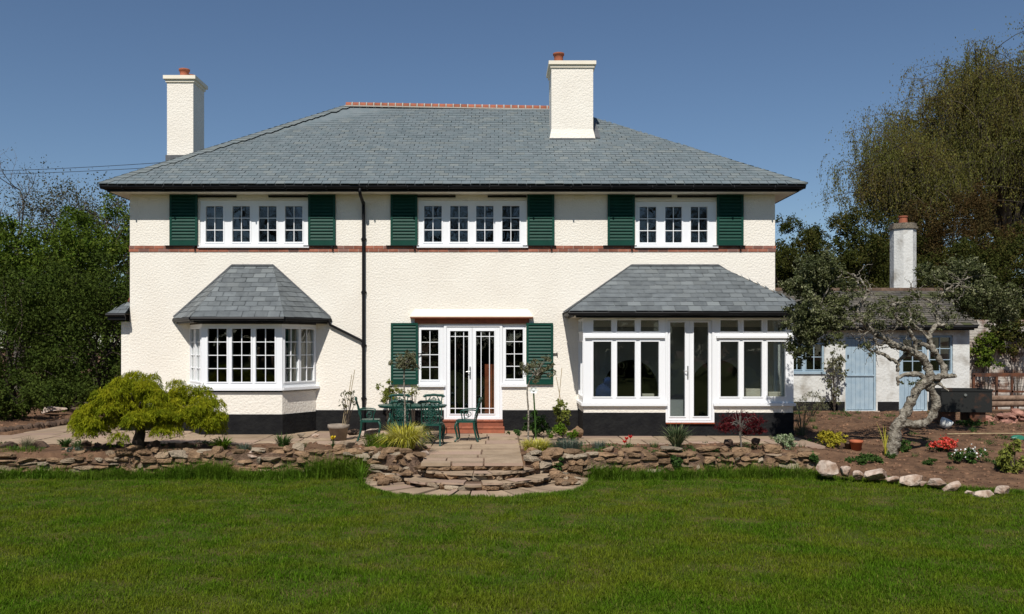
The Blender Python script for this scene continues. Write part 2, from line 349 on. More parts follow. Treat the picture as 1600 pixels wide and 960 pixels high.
# mown lawn blades, only where the camera can see them
N = 640000
D_ = 7.0 + (16.2-7.0)*rng.random(N)**1.25; px_ = rng.uniform(-60, 1660, N)
X_ = (px_-VX)/F*D_; Y_ = D_-CD; ok = (Y_ < edge_y(X_)+.02) & (Y_ > -13.2)
X_, Y_ = X_[ok], Y_[ok]
pat = .5+.5*np.sin(X_*1.9+np.sin(Y_*2.3)*1.5)*np.sin(Y_*2.7+np.sin(X_*1.3)*2)
pat = np.clip(pat+.35*np.sin(X_*6.1+Y_*3.3)*np.sin(Y_*7.9-X_*2.1), 0, 1); keep = rng.random(len(X_)) < .42+.58*pat; X_, Y_, pat = X_[keep], Y_[keep], pat[keep]
g = MB(); L = rng.uniform(.018, .05, len(X_))*(.7+.65*pat)*np.where(rng.random(len(X_)) < .04, 1.6, 1)
blades(g, np.stack([X_, Y_, lz(X_, Y_)-.003], 1), L, rng.uniform(.004,.009,len(X_)), rng.uniform(.3,1.15,len(X_)))
nt_ = 1500; tD = 7.2+8.6*rng.random(nt_)**1.2; tX = (rng.uniform(-40,1640,nt_)-VX)/F*tD; tY = tD-CD; k_ = tY < edge_y(tX)-.1; tX, tY = tX[k_], tY[k_]
k_ = rng.integers(0, len(tX), 42000); tr_ = rng.uniform(.02,.11,len(tX))[k_]; bx, by = tX[k_]+rng.normal(size=42000)*tr_, tY[k_]+rng.normal(size=42000)*tr_; ok = by < edge_y(bx)
bx, by = bx[ok], by[ok]; blades(g, np.stack([bx, by, lz(bx, by)-.003], 1), rng.uniform(.03,.085,len(bx)), rng.uniform(.004,.008,len(bx)), rng.uniform(.2,1.2,len(bx)), rr=np.repeat(rng.random(1),len(bx))*.0+rng.random(len(bx))*.65)
tag(g.build('grass', M['lf_grass']), 'short mown green grass over the whole lawn', 'grass', kind='stuff')
# longer grass along the wall foot
g = MB(); tc = []
for _ in range(430): tc.append((rng.uniform(-10.6, 8.6), 1., rng.uniform(.05,.17)))
for cx, sp, k, hh in ((-7.5,.8,26,.2),(-9.3,.8,22,.18),(-2.75,.42,56,.38),(-5.1,.35,34,.30),(-6.3,.6,20,.2),(-3.8,.5,20,.2),(1.9,.35,26,.26),(2.9,.5,18,.2),(4.7,.6,34,.24),(3.6,.3,14,.2)):
    for _ in range(k): tc.append((cx+rng.normal()*sp, .8, hh*rng.uniform(.45,1.1)))
for (cx, w_, hh) in tc:
    if abs(cx-SC[0]) < 1.9: hh = min(hh, .07)
    if cx > 5.6: hh = min(hh, .10)
    elif abs(cx-SC[0]) >= 1.9: hh *= 1.25
    n = int(rng.uniform(35,110)); X_ = cx+rng.normal(size=n)*rng.uniform(.03,.10); Y_ = edge_y(X_)-.03-np.abs(rng.normal(0,.07,n))-(rng.random()**2)*.22
    blades(g, np.stack([X_, Y_, lz(X_, Y_)], 1), rng.uniform(.5,1.1,n)*hh, rng.uniform(.005,.010,n), rng.uniform(.15,1.1,n), 3, rr=np.clip(rng.random()*.5+rng.random(n)*.5,0,1))
tag(g.build('long_grass', M['lf_tall']), 'longer unmown grass along the foot of the rubble wall', 'grass', kind='stuff')
# clods and gravel over the soil
g = MB()
for _ in range(5200):
    D = rng.uniform(13.9, 24); px = rng.uniform(-20, 1620); X = (px-VX)/F*D; Y = D-CD
    if Y < float(edge_y(X))+.05 or (-9.3 < X < 6.6 and Y > -3.0) or abs(X+.4) < 1.3 and Y < -2.8: continue
    if X < -9 and Y < -.9 and Y > -3.2 or -10.7 < X < 0 and -3 < Y < 3.5: continue
    s = rng.uniform(.008, .035); rock(g, (X, Y, float(gh(X, Y))+s*.2), (s*1.3, s, s*.7), base=ICO1, cuts=3)
tag(g.build('soil_clods', M['clod']), 'small clods and stones scattered over the bare soil', 'clods', kind='stuff')

# ------------------------------------------------------------------ paving
def split(rc, out, mn):
    x0, x1, y0, y1 = rc; a, b = x1-x0, y1-y0
    if a < mn*1.6 and b < mn*1.25: out.append(rc); return
    if (a/b > 1.5 and a > mn) or (b < mn*1.1):
        c = x0+a*rng.uniform(.35,.65); split((x0,c,y0,y1), out, mn); split((c,x1,y0,y1), out, mn)
    else:
        c = y0+b*rng.uniform(.35,.65); split((x0,x1,y0,c), out, mn); split((x0,x1,c,y1), out, mn)
def flags(mb, rc, mn=.65, z=0, zj=.006, clip=None):
    out = []; split(rc, out, mn)
    for (a,b,c,d) in out:
        gpx = .012; zt = z+rng.uniform(-zj, zj)
        poly = [(a+gpx+rng.uniform(0,.012), c+gpx),(b-gpx, c+gpx+rng.uniform(0,.012)),(b-gpx-rng.uniform(0,.012), d-gpx),(a+gpx, d-gpx-rng.uniform(0,.012))]
        mb.prism(poly, zt-.05, zt)
g = MB(); flags(g, (-9.4, -1.30, -3.0, -.02)); flags(g, (-1.30, .40, -5.55, -.02)); flags(g, (.40, 6.25, -3.1, -.02))
flags(g, (-13.9, -9.4, -3.0, -1.0)); flags(g, (-10.55, -8.75, -1.0, 3.4)); 
tag(g.build('terrace', M['flag']), kind='structure')
g = MB(); g.box(-13.9, 6.3, -2.98, -1.01, -.06, -.016, .5); g.box(-10.5, 6.3, -1.009, -.03, -.06, -.016, .5); g.box(-10.5, -8.75, -.029, 3.4, -.06, -.016, .5); g.box(-1.28, .38, -5.5, -2.99, -.06, -.016, .5)
tag(g.build('terrace_bed', M['wallmortar']), kind='structure')

# half round steps
t = thing('stone_steps', 'half round rubble steps leading down from the paved terrace to the lawn', 'steps', (SC[0], SC[1], -.37))
def arc_slabs(mb, r0, r1, z0, z1, a0=PI*1.0, a1=PI*2.0, wmin=.16, wmax=.5, jr=.05):
    a = a0
    while a < a1-.02:
        da = rng.uniform(wmin, wmax)/r1; b = min(a+da, a1)
        if a1-b < .12: b = a1
        q0, q1 = a+.008, b-.008; j = rng.uniform(-jr, jr); dz = rng.uniform(-.018,.014)
        k = 6; an = np.linspace(q0, q1, k); ro = r1+j+rng.uniform(-.028,.018,k)
        poly = [(math.cos(x)*q, math.sin(x)*q) for x, q in zip(an, ro)]+[(math.cos(x)*r0, math.sin(x)*r0) for x in an[::-1]]
        mb.prism(poly, z0+dz, z1+dz)
        a = b
def riser(mb, r1, z0, z1, a0=PI*1.0, a1=PI*2.0):
    a = a0
    while a < a1:
        s = rng.uniform(.10,.26); a += s/r1/2
        rock(mb, (math.cos(a)*(r1-.07), math.sin(a)*(r1-.07), (z0+z1)/2), (.09, s*.6, (z1-z0)*.62), boxy=.5, rz=a+rng.uniform(-.1,.1), cuts=5, rough=.03)
        a += s/r1/2
zb = -.37
for nm, rr0, rr1, zt in (('landing', 1.0, 1.96, -.352), ('tread', .8, 1.34, -.245), ('tread', .45, 1.04, -.13)):
    g = MB(); arc_slabs(g, rr0, rr1, zt-.032-zb, zt-zb); g.build(nm, M['flag'], t)
for rr1, z0, z1 in ((1.30, -.352, -.272), (1.0, -.245, -.16)):
    g = MB(); riser(g, rr1, z0-zb, z1-zb); g.build('riser', M['wallstone'], t)
g = MB()
for x in np.arange(-.9, .8, .2): rock(g, (x, -.66+rng.uniform(-.02,.02), -.075-zb), (.12,.07,.055), boxy=.45, cuts=5, rough=.03)
g.build('riser', M['wallstone'], t)
g = MB(); g.prism([(math.cos(a)*1.2, math.sin(a)*1.2) for a in np.linspace(PI, 2*PI, 20)], -.05, -.26-zb); g.prism([(math.cos(a)*.9, math.sin(a)*.9) for a in np.linspace(PI, 2*PI, 20)], -.259-zb, -.15-zb)
g.prism([(-.9,-.62),(.8,-.62),(.8,0),(-.9,0)], -.149-zb, -.06-zb)
g.build('core', M['wallmortar'], t)

g = MB()
for _ in range(60):
    a = rng.choice([rng.uniform(PI*.98, PI*1.16), rng.uniform(PI*1.84, PI*2.02)]); q = rng.uniform(1.25, 1.75); z = rng.uniform(-.34, -.34+.16*max(0, 1.8-q)*2)
    rock(g, (math.cos(a)*q, math.sin(a)*q+.05, z-zb), (rng.uniform(.06,.17), rng.uniform(.05,.11), rng.uniform(.025,.06)), boxy=.4, rz=rng.uniform(-1,1), cuts=8)
g.build('flank_stones', M['wallstone'], t)
# rubble walls
def stone_wall(path, h, label, top_noise=.05, flat=False, seed=1):
    global rng
    rng = np.random.default_rng(seed)
    P = np.array(path, float); seg = np.linalg.norm(np.diff(P, axis=0), axis=1); cum = np.concatenate([[0], np.cumsum(seg)])
    def pos(s): 
        i = min(np.searchsorted(cum, s, side='right')-1, len(seg)-1); i = max(i, 0); f = (s-cum[i])/seg[i]; d = (P[i+1]-P[i])/seg[i]
        return P[i]+(P[i+1]-P[i])*f, math.atan2(d[1], d[0])
    t = thing('rubble_wall', label, 'wall', (P[0][0], P[0][1], -.37))
    g = MB(Matrix.Translation((-P[0][0], -P[0][1], .37)))
    Lt = cum[-1]; z = -.42
    while z < -.37+h-.03:
        ch = rng.uniform(.065,.12) if not flat else rng.uniform(.05,.09); s = rng.uniform(-.1, 0)
        while s < Lt:
            ln = rng.uniform(.11,.36)*(1.3 if flat else 1)
            if rng.random() < .15: ln *= .5
            if s+ln > Lt+.1: break
            (p, a) = pos(max(0, min(Lt, s+ln/2))); nrm = np.array([math.sin(a), -math.cos(a)])
            out = rng.uniform(-.02,.05)
            hh = ch*rng.uniform(.8,1.12)
            c = p+nrm*out; rock(g, (c[0], c[1], z+ch/2+rng.uniform(-.012,.012)), (ln*.56, rng.uniform(.11,.15), hh*.62), base=ICO3, boxy=.62, rz=a+rng.uniform(-.05,.05), cuts=7, rough=.035)
            s += ln+rng.uniform(-.02,.01)
        z += ch
    s = 0
    while s < Lt:                              # uneven top stones
        ln = rng.uniform(.1,.42); (p, a) = pos(min(Lt, s+ln/2))
        if rng.random() < .62: rock(g, (p[0], p[1]+rng.uniform(-.02,.12), -.37+h+rng.uniform(-.02,top_noise)), (ln*.55, rng.uniform(.09,.17), rng.uniform(.035,.085)), base=ICO3, boxy=.4, rz=a+rng.uniform(-.3,.3), cuts=7, rough=.06)
        s += ln
    g.build('wall_stones', M['wallstone'], t)
    g = MB(Matrix.Translation((-P[0][0], -P[0][1], .37)))
    for i in range(len(P)-1):
        a, b = P[i], P[i+1]; d = (b-a)/np.linalg.norm(b-a); nv = np.array([d[1], -d[0]])
        q = [a+nv*.075-d*.01, b+nv*.075+d*.01, b-nv*.12+d*.01, a-nv*.12-d*.01]
        g.prism([tuple(x) for x in q], -.45, -.37+h-.03)
    g.build('wall_core', M['wallmortar'], t); return t
stone_wall([(-10.6,-4.62),(-6.7,-4.45)], .33, 'low tumbled wall of flat brown stones at the left end of the lawn', flat=True, seed=3, top_noise=.08)
stone_wall([(-6.7,-4.45),(-4.2,-4.42),(-2.5,-4.45),(-1.75,-4.7),(-1.38,-5.05)], .44, 'rubble wall between the green maple and the left side of the round steps', seed=5)
stone_wall([(.52,-5.10),(1.0,-4.75),(1.7,-4.5),(3.6,-4.42),(5.5,-4.45)], .44, 'mortared rubble wall from the right side of the steps to the rockery', seed=6)
rng = np.random.default_rng(11)

# ------------------------------------------------------------------ HOUSE
H = thing('house', 'large cream roughcast house with hipped slate roof and dark green shutters', 'house', (0,0,0))
WZ = 5.34                                           # soffit level
X0, X1 = gx(203,20), gx(1211,20)
fx = lambda p: gx(p,20); fz = lambda p: gz(p,20)
YB = 8.4
BZ0, BZ1 = .33, fz(507)
upw = [(fx(312), fx(481.5), fz(387), fz(313)), (fx(653.5), fx(823), fz(387), fz(313)), (fx(993), fx(1119.5), fz(387), fz(315))]
frd = (fx(654), fx(822), fz(604), fz(506.5)); frdoor = (fx(693.5), fx(785), fz(656), fz(506.5))
bayX = (-6.98, -4.17); con_open = (2.05, 6.0)
g = MB(); g.panel(X0, X1, 0, WZ, [*upw, (frd[0], frdoor[0], frd[2], frd[3]), (frdoor[0], frdoor[1], frdoor[2], frdoor[3]), (frdoor[1], frd[1], frd[2], frd[3]),
    (bayX[0]+.1, bayX[1]-.1, .6, BZ1), (con_open[0], con_open[1], .2, 2.35)], 0, .28)
g.box(X0, X0+.28, .281, YB, 0, WZ); g.box(X1-.28, X1, .281, YB, 0, WZ); g.box(X0+.281, X1-.281, YB-.28, YB, 0, WZ)
g.build('wall', M['render'], H)
g = MB(); PZ = fz(641)
for a, b in ((-4.15, frdoor[0]), (frdoor[1], 1.8)): g.box(a, b, -.018, .01, -.02, PZ); g.build('plinth', M['plinth'], H); g = MB()
g.box(X0-.012, -6.99, -.018, .01, -.02, PZ); g.box(X0-.014, X0+.01, -.01, YB, -.02, PZ); g.build('plinth', M['plinth'], H)
# interior: floors, dividing walls
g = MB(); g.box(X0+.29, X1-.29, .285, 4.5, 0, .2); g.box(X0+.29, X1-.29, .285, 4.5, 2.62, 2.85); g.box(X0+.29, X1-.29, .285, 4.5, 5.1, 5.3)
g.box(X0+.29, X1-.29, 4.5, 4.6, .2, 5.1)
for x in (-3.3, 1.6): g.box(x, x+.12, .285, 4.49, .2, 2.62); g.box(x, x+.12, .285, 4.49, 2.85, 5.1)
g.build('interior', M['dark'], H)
g = MB()
g.box(fx(756), fx(774), .42, .46, .2, fz(570))
g.build('inner_door', M['redwood'], H)

# brick string course: two courses, each brick modelled
g = MB(); g.box(X0-.003, X1+.003, -.008, .02, fz(394)+.002, fz(384)-.002, .5, 1)
z0 = fz(394)+.006
for c in range(2):
    x = X0-.014-(.11 if c else 0)
    while x < X1+.01:
        a = max(x, X0-.014); b = min(x+.215, X1+.014)
        if b-a > .03: g.box(a, b, -.016, .005, z0+c*.071, z0+c*.071+.063)
        x += .226
for sgn, xx in ((-1, X0), (1, X1)):
    for c in range(2):
        y = -.014+(.11 if c else 0)
        while y < 6:
            g.box(min(xx, xx+sgn*.014), max(xx, xx+sgn*.014), y+.012, y+.22, z0+c*.071, z0+c*.071+.063); y += .226
g.build('brick_band', [M['brick'], M['mortar']], H)

# slates
def slate_plane(mb, o, u, v, length, Lf, Rf, course, sw, seed, lift=.011):
    """o origin, u along the eave, v up the slope (unit vectors); Lf(t), Rf(t) limits in u at height t"""
    global rng
    rng = np.random.default_rng(seed)
    o = np.array(o, float); u = np.array(u, float); v = np.array(v, float); u /= np.linalg.norm(u); v /= np.linalg.norm(v); n = np.cross(u, v)
    nC = int(math.ceil(length/course)); V = []; Fc = []; rr = []
    for i in range(nC):
        t0 = i*course-.0; t1 = min(length, (i+1)*course+.02)
        if i == 0: t0 = -.03
        l0, r0 = Lf(max(t0,0)), Rf(max(t0,0)); l1, r1 = Lf(t1), Rf(t1)
        x = math.floor(l0/sw)*sw + (sw/2 if i % 2 else 0)-sw
        while x < r0:
            wj = sw*rng.uniform(.0,.04); a, b = x+wj*.5+.002, x+sw-.002-wj*.5+rng.uniform(-.006,.006)
            a0, b0 = max(a, l0), min(b, r0); a1, b1 = max(a, l1), min(b, r1)
            x += sw
            if b0-a0 < .02: continue
            if b1 < a1:
                mdl = (a1+b1)/2; a1 = b1 = np.clip(mdl, min(a0,b0), max(a0,b0))
            lf = lift+rng.uniform(-.002,.004); dt = rng.uniform(-.006,.006); k = len(V)
            p = [o+u*a0+v*(t0+dt)+n*lf, o+u*b0+v*(t0+dt+rng.uniform(-.003,.003))+n*lf, o+u*b1+v*t1+n*.002, o+u*a1+v*t1+n*.002,
                 o+u*a0+v*(t0+dt)+n*(lf-.010), o+u*b0+v*(t0+dt)+n*(lf-.010)]
            V.extend(p); r = rng.random(); Fc.append([k,k+1,k+2,k+3]); rr.append(r); Fc.append([k+4,k+5,k+1,k]); rr.append(r)
    mb.add(V, Fc, np.array(rr))
EX0, EX1, EY0, EY1, EZ = -8.83, 6.78, -.55, 8.95, 5.50
RY = 4.15; RXL, RXR = gx(540,24.15), 1.70; RZL, RZR = gz(165,24.15), gz(171,24.15)
g = MB()
e = [A(EX0,EY0,EZ), A(EX1,EY0,EZ), A(EX1,EY1,EZ), A(EX0,EY1,EZ)]; rl, rr_ = A(RXL,RY,RZL), A(RXR,RY,RZR)
dn = A(0,0,-.02)
g.add([e[0]+dn,e[1]+dn,e[2]+dn,e[3]+dn,rl+dn,rr_+dn], [[0,1,5,4],[2,3,4,5],[0,3,2,1]], .5); g.add([e[0]+dn,e[1]+dn,e[2]+dn,e[3]+dn,rl+dn,rr_+dn], [[1,2,5],[3,0,4]], .5)
# front
def roofplane(mb, p0, p1, q0, q1, course, sw, seed, lift=.011):
    p0, p1, q0, q1 = map(np.asarray, (p0,p1,q0,q1)); u = (p1-p0)/np.linalg.norm(p1-p0)
    mid = (q0+q1)/2-p0; v = mid-u*np.dot(mid,u); ln = np.linalg.norm(v); v /= ln
    a = np.dot(q0-p0,u); b = np.dot(q1-p0,u); W = np.linalg.norm(p1-p0)
    n = np.cross(u, v); 
    slate_plane(mb, p0, u, v, ln, lambda t: a*min(t/ln,1), lambda t: W+(b-W)*min(t/ln,1), course, sw, seed, lift)
roofplane(g, e[0], e[1], rl, rr_, .15, .205, 21)
roofplane(g, e[1], e[2], rr_, rr_, .15, .205, 22)
roofplane(g, e[2], e[3], rr_, rl, .37, .5, 23)
roofplane(g, e[3], e[0], rl, rl, .15, .205, 24)
# mitred hip slates: a paler lapped slate closes every course on both sides of the front hips
rng = np.random.default_rng(29)
for (c0, c1, sx) in ((e[0], rl, 1), (e[1], rr_, -1)):
    for (u, v) in ((A(sx,0,0), None), (A(0,1,0), None)):
        d = c1-c0; vv = d-u*np.dot(d,u); Lv = np.linalg.norm(vv); nC = int(Lv/.15); nn = np.cross(u, vv); nn /= np.linalg.norm(nn); nn = nn*np.sign(nn[2])
        for i in range(nC):
            f0, f1 = i/nC, (i+1.15)/nC; a = c0+d*f0; b = c0+d*min(f1,1); w0 = rng.uniform(.24,.34); lf = rng.uniform(.018,.026)
            p = [a-u*.025+nn*lf, a+u*w0+nn*(lf-.004), b+u*(w0-.06)+nn*.010, b-u*.012+nn*.010]; q_ = [a-u*.025+nn*(lf-.012), a+u*w0+nn*(lf-.014)]
            Fq = [[0,1,2,3],[4,5,1,0]] if np.dot(np.cross(p[1]-p[0], p[2]-p[0]), nn) > 0 else [[3,2,1,0],[0,1,5,4]]
            g.add(p+q_, Fq, rng.uniform(.8,1))
roof = g.build('roof', M['slate'], H)
rng = np.random.default_rng(31)
g = MB(); n = 30
for i in range(n):
    a = rl+(rr_-rl)*(i/n+.004); b = rl+(rr_-rl)*((i+1)/n-.004); an = np.linspace(-.1, PI+.1, 9); V = []; 
    for p in (a, b):
        for q in an: V.append(p+A(0, math.cos(q)*.13, math.sin(q)*.10-.015))
    g.add(V, [[j, j+9, j+10, j+1] for j in range(8)], rng.random())
    c = rl+(rr_-rl)*((i+1)/n); V = []
    for p in (c-A(.016,0,0), c+A(.016,0,0)):
        for q in an: V.append(p+A(0, math.cos(q)*.137, math.sin(q)*.108-.015))
    g.add(V, [[j, j+9, j+10, j+1] for j in range(8)], .5, 1)
c = (rl+rr_)/2; 
g.bar(rl+A(0,-.135,-.045), rr_+A(0,-.135,-.045), .03, .03, .5, 1)
g.build('ridge_tiles', [M['tile'], M['mortar']], roof)

# fascia, soffit, gutter
g = MB(); yo = -.42; xl, xr = EX0+.13, EX1-.13; yb = EY1-.13
g.box(xl, xr, yo, yo+.03, WZ, EZ-.02); g.box(xl, xl+.03, yo+.03, yb, WZ, EZ-.02); g.box(xr-.03, xr, yo+.03, yb, WZ, EZ-.02)
g.build('fascia', M['black'], H)
g = MB(); g.box(xl+.032, xr-.032, yo+.032, -.002, WZ+.004, WZ+.02); g.box(xl+.032, X0-.002, 0, yb, WZ+.004, WZ+.02); g.box(X1+.002, xr-.032, 0, yb, WZ+.004, WZ+.02)
g.build('soffit', M['soffit'], H)
def gutter(mb, pts, r=.055):
    """half round gutter with flat rim along a polyline (outer side away from the house)"""
    mb.tube(pts, r, 10, .5)
g = MB(); gp = [(EX0+.06, YB, EZ-.055), (EX0+.06, EY0+.06, EZ-.055), (EX1-.06, EY0+.06, EZ-.055), (EX1-.06, YB, EZ-.055)]
for i in range(3): g.tube([gp[i], gp[i+1]], .058, 10, .5)
for p in gp[1:3]: g.lathe([(0,-.06),(.045,-.055),(.062,0),(.062,.03)], p, 10)
for x in np.arange(EX0+.5, EX1, .9): g.box(x, x+.03, EY0+.0, EY0+.12, EZ-.13, EZ-.03)
g.build('gutter', M['black'], H, True)
# downpipe
xp = fx(568)
g = MB(); g.tube(smooth_poly([(xp, EY0+.06, EZ-.1), (xp, EY0+.06, EZ-.22), (xp+.01, -.12, WZ-.22), (xp+.01, -.07, WZ-.36), (xp+.01, -.07, 3.0)], 4), .036, 10); g.tube([(xp+.01,-.07,3.0),(xp+.01,-.07,.02)], .036, 10)
for z in (4.3, 3.1, 1.9, .7): g.tube([(xp+.01,-.07,z),(xp+.01,-.07,z+.06)], .045, 10); g.box(xp-.05, xp+.07, -.03, 0, z+.01, z+.05)
g.build('downpipe', M['black'], H, True)
g = MB(); g.tube([(fx(513),-.12,fz(499)), (fx(517),-.07,fz(508)), (fx(563),-.07,fz(531)), (xp,-.07,fz(534))], .03, 8)
g.build('bay_drainpipe', M['black'], H, True)

# windows
def window(parent, name, M4, u0, u1, z0, z1, glz, nx, nz, depth=.07, label=None, sill=True, sillw=.10, mode='frame', mat='upvc', mx=None, mz=None, ring=.028, bar=.016, y0=0., curtain=None, glab='pane'):
    """frame with one glazed opening per light; local x along the wall, -y outwards"""
    g = MB(M4); g.panel(u0, u1, z0, z1, glz, y0, y0+depth)
    for (a,b,c,d) in glz:                                  # raised casement ring and glazing bars
        g.panel(a-ring, b+ring, c-ring, d+ring, [(a,b,c,d)], y0-.014, y0+.001)
        ys = y0+.012
        xs_ = mx if mx else [(k+1)/nx for k in range(nx-1)]; zs_ = mz if mz else [(k+1)/nz for k in range(nz-1)]
        for f in xs_: x = a+(b-a)*f; g.box(x-bar/2, x+bar/2, ys, ys+.022, c, d)
        for f in zs_: z = c+(d-c)*f; g.box(a, b, ys+.001, ys+.021, z-bar/2, z+bar/2)
    o = g.build(name, M[mat], parent)
    if label: o['label'] = label
    g = MB(M4)
    for (a,b,c,d) in glz: g.box(a-.004, b+.004, y0+.036, y0+.042, c-.004, d+.004)
    g.build(glab, M['glass'], o)
    if sill:
        g = MB(M4); g.box(u0-.03, u1+.03, y0-sillw, y0+.0, z0-.045, z0-.003); g.box(u0-.03, u1+.03, y0-sillw+.0, y0-sillw+.012, z0-.06, z0-.046); g.build('sill', M[mat], o)
    if curtain:
        g = MB(M4)
        for (a, b) in curtain:
            n = 24; xs = np.linspace(a, b, n); yy = y0+.17+.025*np.sin(np.arange(n)*1.3)
            V = [(x, y, z0+.02) for x, y in zip(xs, yy)]+[(x, y, z1-.03) for x, y in zip(xs, yy)]
            g.add(V, [[i, i+1, n+i+1, n+i] for i in range(n-1)], .5)
        g.build('curtain', M['curtain'], o, True)
    return o
I4 = Matrix.Identity(4)
Tt = lambda x, y, z=0, a=0: Matrix.Translation((x,y,z)) @ Matrix.Rotation(a, 4, 'Z')
gl1 = [(fx(a), fx(b), fz(378), fz(322)) for a, b in ((321,348.3),(362.7,390),(404,431.7),(445,472.3))]
gl2 = [(fx(a), fx(b), fz(378), fz(321.5)) for a, b in ((662.6,690),(703.3,731),(744,771),(784.8,811.8))]
gl3 = [(fx(a), fx(b), fz(379), fz(323)) for a, b in ((999.5,1025.7),(1039.8,1065.7),(1079.7,1105.7))]
for gl, w_ in ((gl1, upw[0]), (gl2, upw[1]), (gl3, upw[2])):
    window(H, 'window', I4, w_[0]+.002, w_[1]-.002, w_[2]+.05, w_[3]-.002, gl, 2, 3, y0=.03, sillw=.09)
# french doors with side lights
dg = [(fx(a), fx(b), fz(647), fz(517.5)) for a, b in ((703.3,731.8),(743.7,772.2))]
z0_, z1_ = fz(655.5), fz(507)
window(H, 'window', I4, frd[0]+.002, frdoor[0]-.002, frd[2]+.05, z1_, [(fx(658), fx(685), fz(593.5), fz(515.5))], 2, 4, y0=.03, sillw=.09)
window(H, 'window', I4, frdoor[1]+.002, frd[1]-.002, frd[2]+.05, z1_, [(fx(790.5), fx(817), fz(592), fz(514.7))], 2, 4, y0=.03, sillw=.09)
g = MB(); a, b = frdoor[0], frdoor[1]
g.panel(a, b, z0_, z1_, [(a+.06, b-.06, z0_+.04, z1_-.05)], .0, .09); df = g.build('door_frame', M['upvc'], H)
xm = fx(737.7)
for (gg, (u0, u1), hs) in ((dg[0], (a+.063, xm-.003), True), (dg[1], (xm+.003, b-.063), False)):
    o = window(H, 'french_door', I4, u0, u1, z0_+.043, z1_-.053, [gg], 3, 1, y0=.022, sill=False, mx=[.28,.74], mz=[.065,.935], ring=.02)
    if hs:
        g = MB(); hx = fx(734.5); g.box(hx-.014, hx+.014, -.006, .006, fz(591), fz(573), .5); g.tube([(hx,-.005,fz(581)),(hx,-.05,fz(581)),(hx-.09,-.055,fz(581))], .009, 8, .5); g.build('handle', M['steel'], o)
g = MB()                                             # red tiled door step
g.box(fx(693), fx(786), -.30, -.002, .0, fz(657)+.0)
for i in range(9):
    xx = fx(693)+i*(fx(786)-fx(693))/9; g.box(xx+.003, xx+(fx(786)-fx(693))/9-.003, -.325, -.001, fz(657)+.001, fz(657)+.022)
g.box(fx(690), fx(788), -.62, -.301, .0, .105); 
for i in range(6):
    xx = fx(690)+i*(fx(788)-fx(690))/6; g.box(xx+.003, xx+(fx(788)-fx(690))/6-.003, -.635, -.30, .106, .125)
g.build('door_step', M['tile'], H)
# hood over the french doors
g = MB(); a, b = fx(641), fx(833); zt, zb_ = fz(483), fz(494.5)
V = [(a+.12,-.004,zt),(b-.12,-.004,zt),(a,-.15,zb_),(b,-.15,zb_),(a,-.15,zb_-.02),(b,-.15,zb_-.02),(a,.0,zb_-.02),(b,.0,zb_-.02),(a,0,zb_),(b,0,zb_)]
g.add(V, [[2,3,1,0],[4,5,3,2],[6,7,5,4],[8,6,4,2],[9,3,5,7]], .5); g.add(V, [[8,2,0],[9,1,3]], .5); g.build('hood', M['render_trim'], H)
g = MB(); g.box(a+.01, b-.01, -.145, .0, zb_-.045, zb_-.021); g.box(fx(648), fx(826.5), -.03, .0, fz(506), zb_-.046); 
g.build('tile_lintel', M['tile'], H)

# shutters
def shutter(u0, u1, z0, z1, hang=True):
    g = MB(); f = .05; y0, y1 = -.055, -.018
    g.panel(u0, u1, z0, z1, [(u0+f, u1-f, z0+.10, z1-.05)], y0, y1)
    n = int((z1-z0-.15)/.072); p = (z1-z0-.15)/n
    for i in range(n):
        zc = z0+.10+p*(i+.5); s = p*.42
        V = [(u0+f, y0+.003, zc-s), (u1-f, y0+.003, zc-s), (u1-f, y1-.004, zc+s*.75), (u0+f, y1-.004, zc+s*.75)]
        V += [(x, y+.002, z+.020) for (x,y,z) in V]
        g.add(V, [[0,1,2,3],[4,7,6,5],[0,4,5,1],[3,2,6,7]], .5)
    g.box(u0+.02, u1-.02, y1-.001, y1+.004, z0+.02, z1-.02)  # added backing board, stands in for the shade between the slats
    o = g.build('shutter', M['shutter'], H)
    g = MB(); zc = z0-.012
    if hang:
        g.box(u0-.10, u1+.04, -.07, -.017, z0-.018, z0-.002); g.box(u1-.09, u1-.05, -.09, -.02, z0-.06, z0-.018)
    else:
        g.box(u1, u1+.10, -.04, -.02, (z0+z1)/2-.01, (z0+z1)/2+.012); g.box(u1+.08, u1+.10, -.06, -.02, (z0+z1)/2-.02, (z0+z1)/2+.03)
    g.build('bracket', M['black'], o); return o
for a, b in ((266,309.5),(482,524.5),(610.5,652.5),(823.7,866),(949,991.5),(1119.5,1161)): shutter(fx(a), fx(b), fz(384), fz(303.5))
for a, b in ((611,653.3),(822.3,864)): shutter(fx(a), fx(b), fz(601), fz(505), False)
for a, b in ((310,370),(420,482),(652,712),(762,823),(992,1049),(1058,1119)): g = MB(); g.box(fx(a), fx(b), -.05, -.012, fz(309), fz(306)); g.build('shutter_rail', M['black'], H)
g = MB(); g.box(fx(898), fx(914), -.02, 0, fz(311), fz(307)); g.build('vent', M['render_trim'], H)

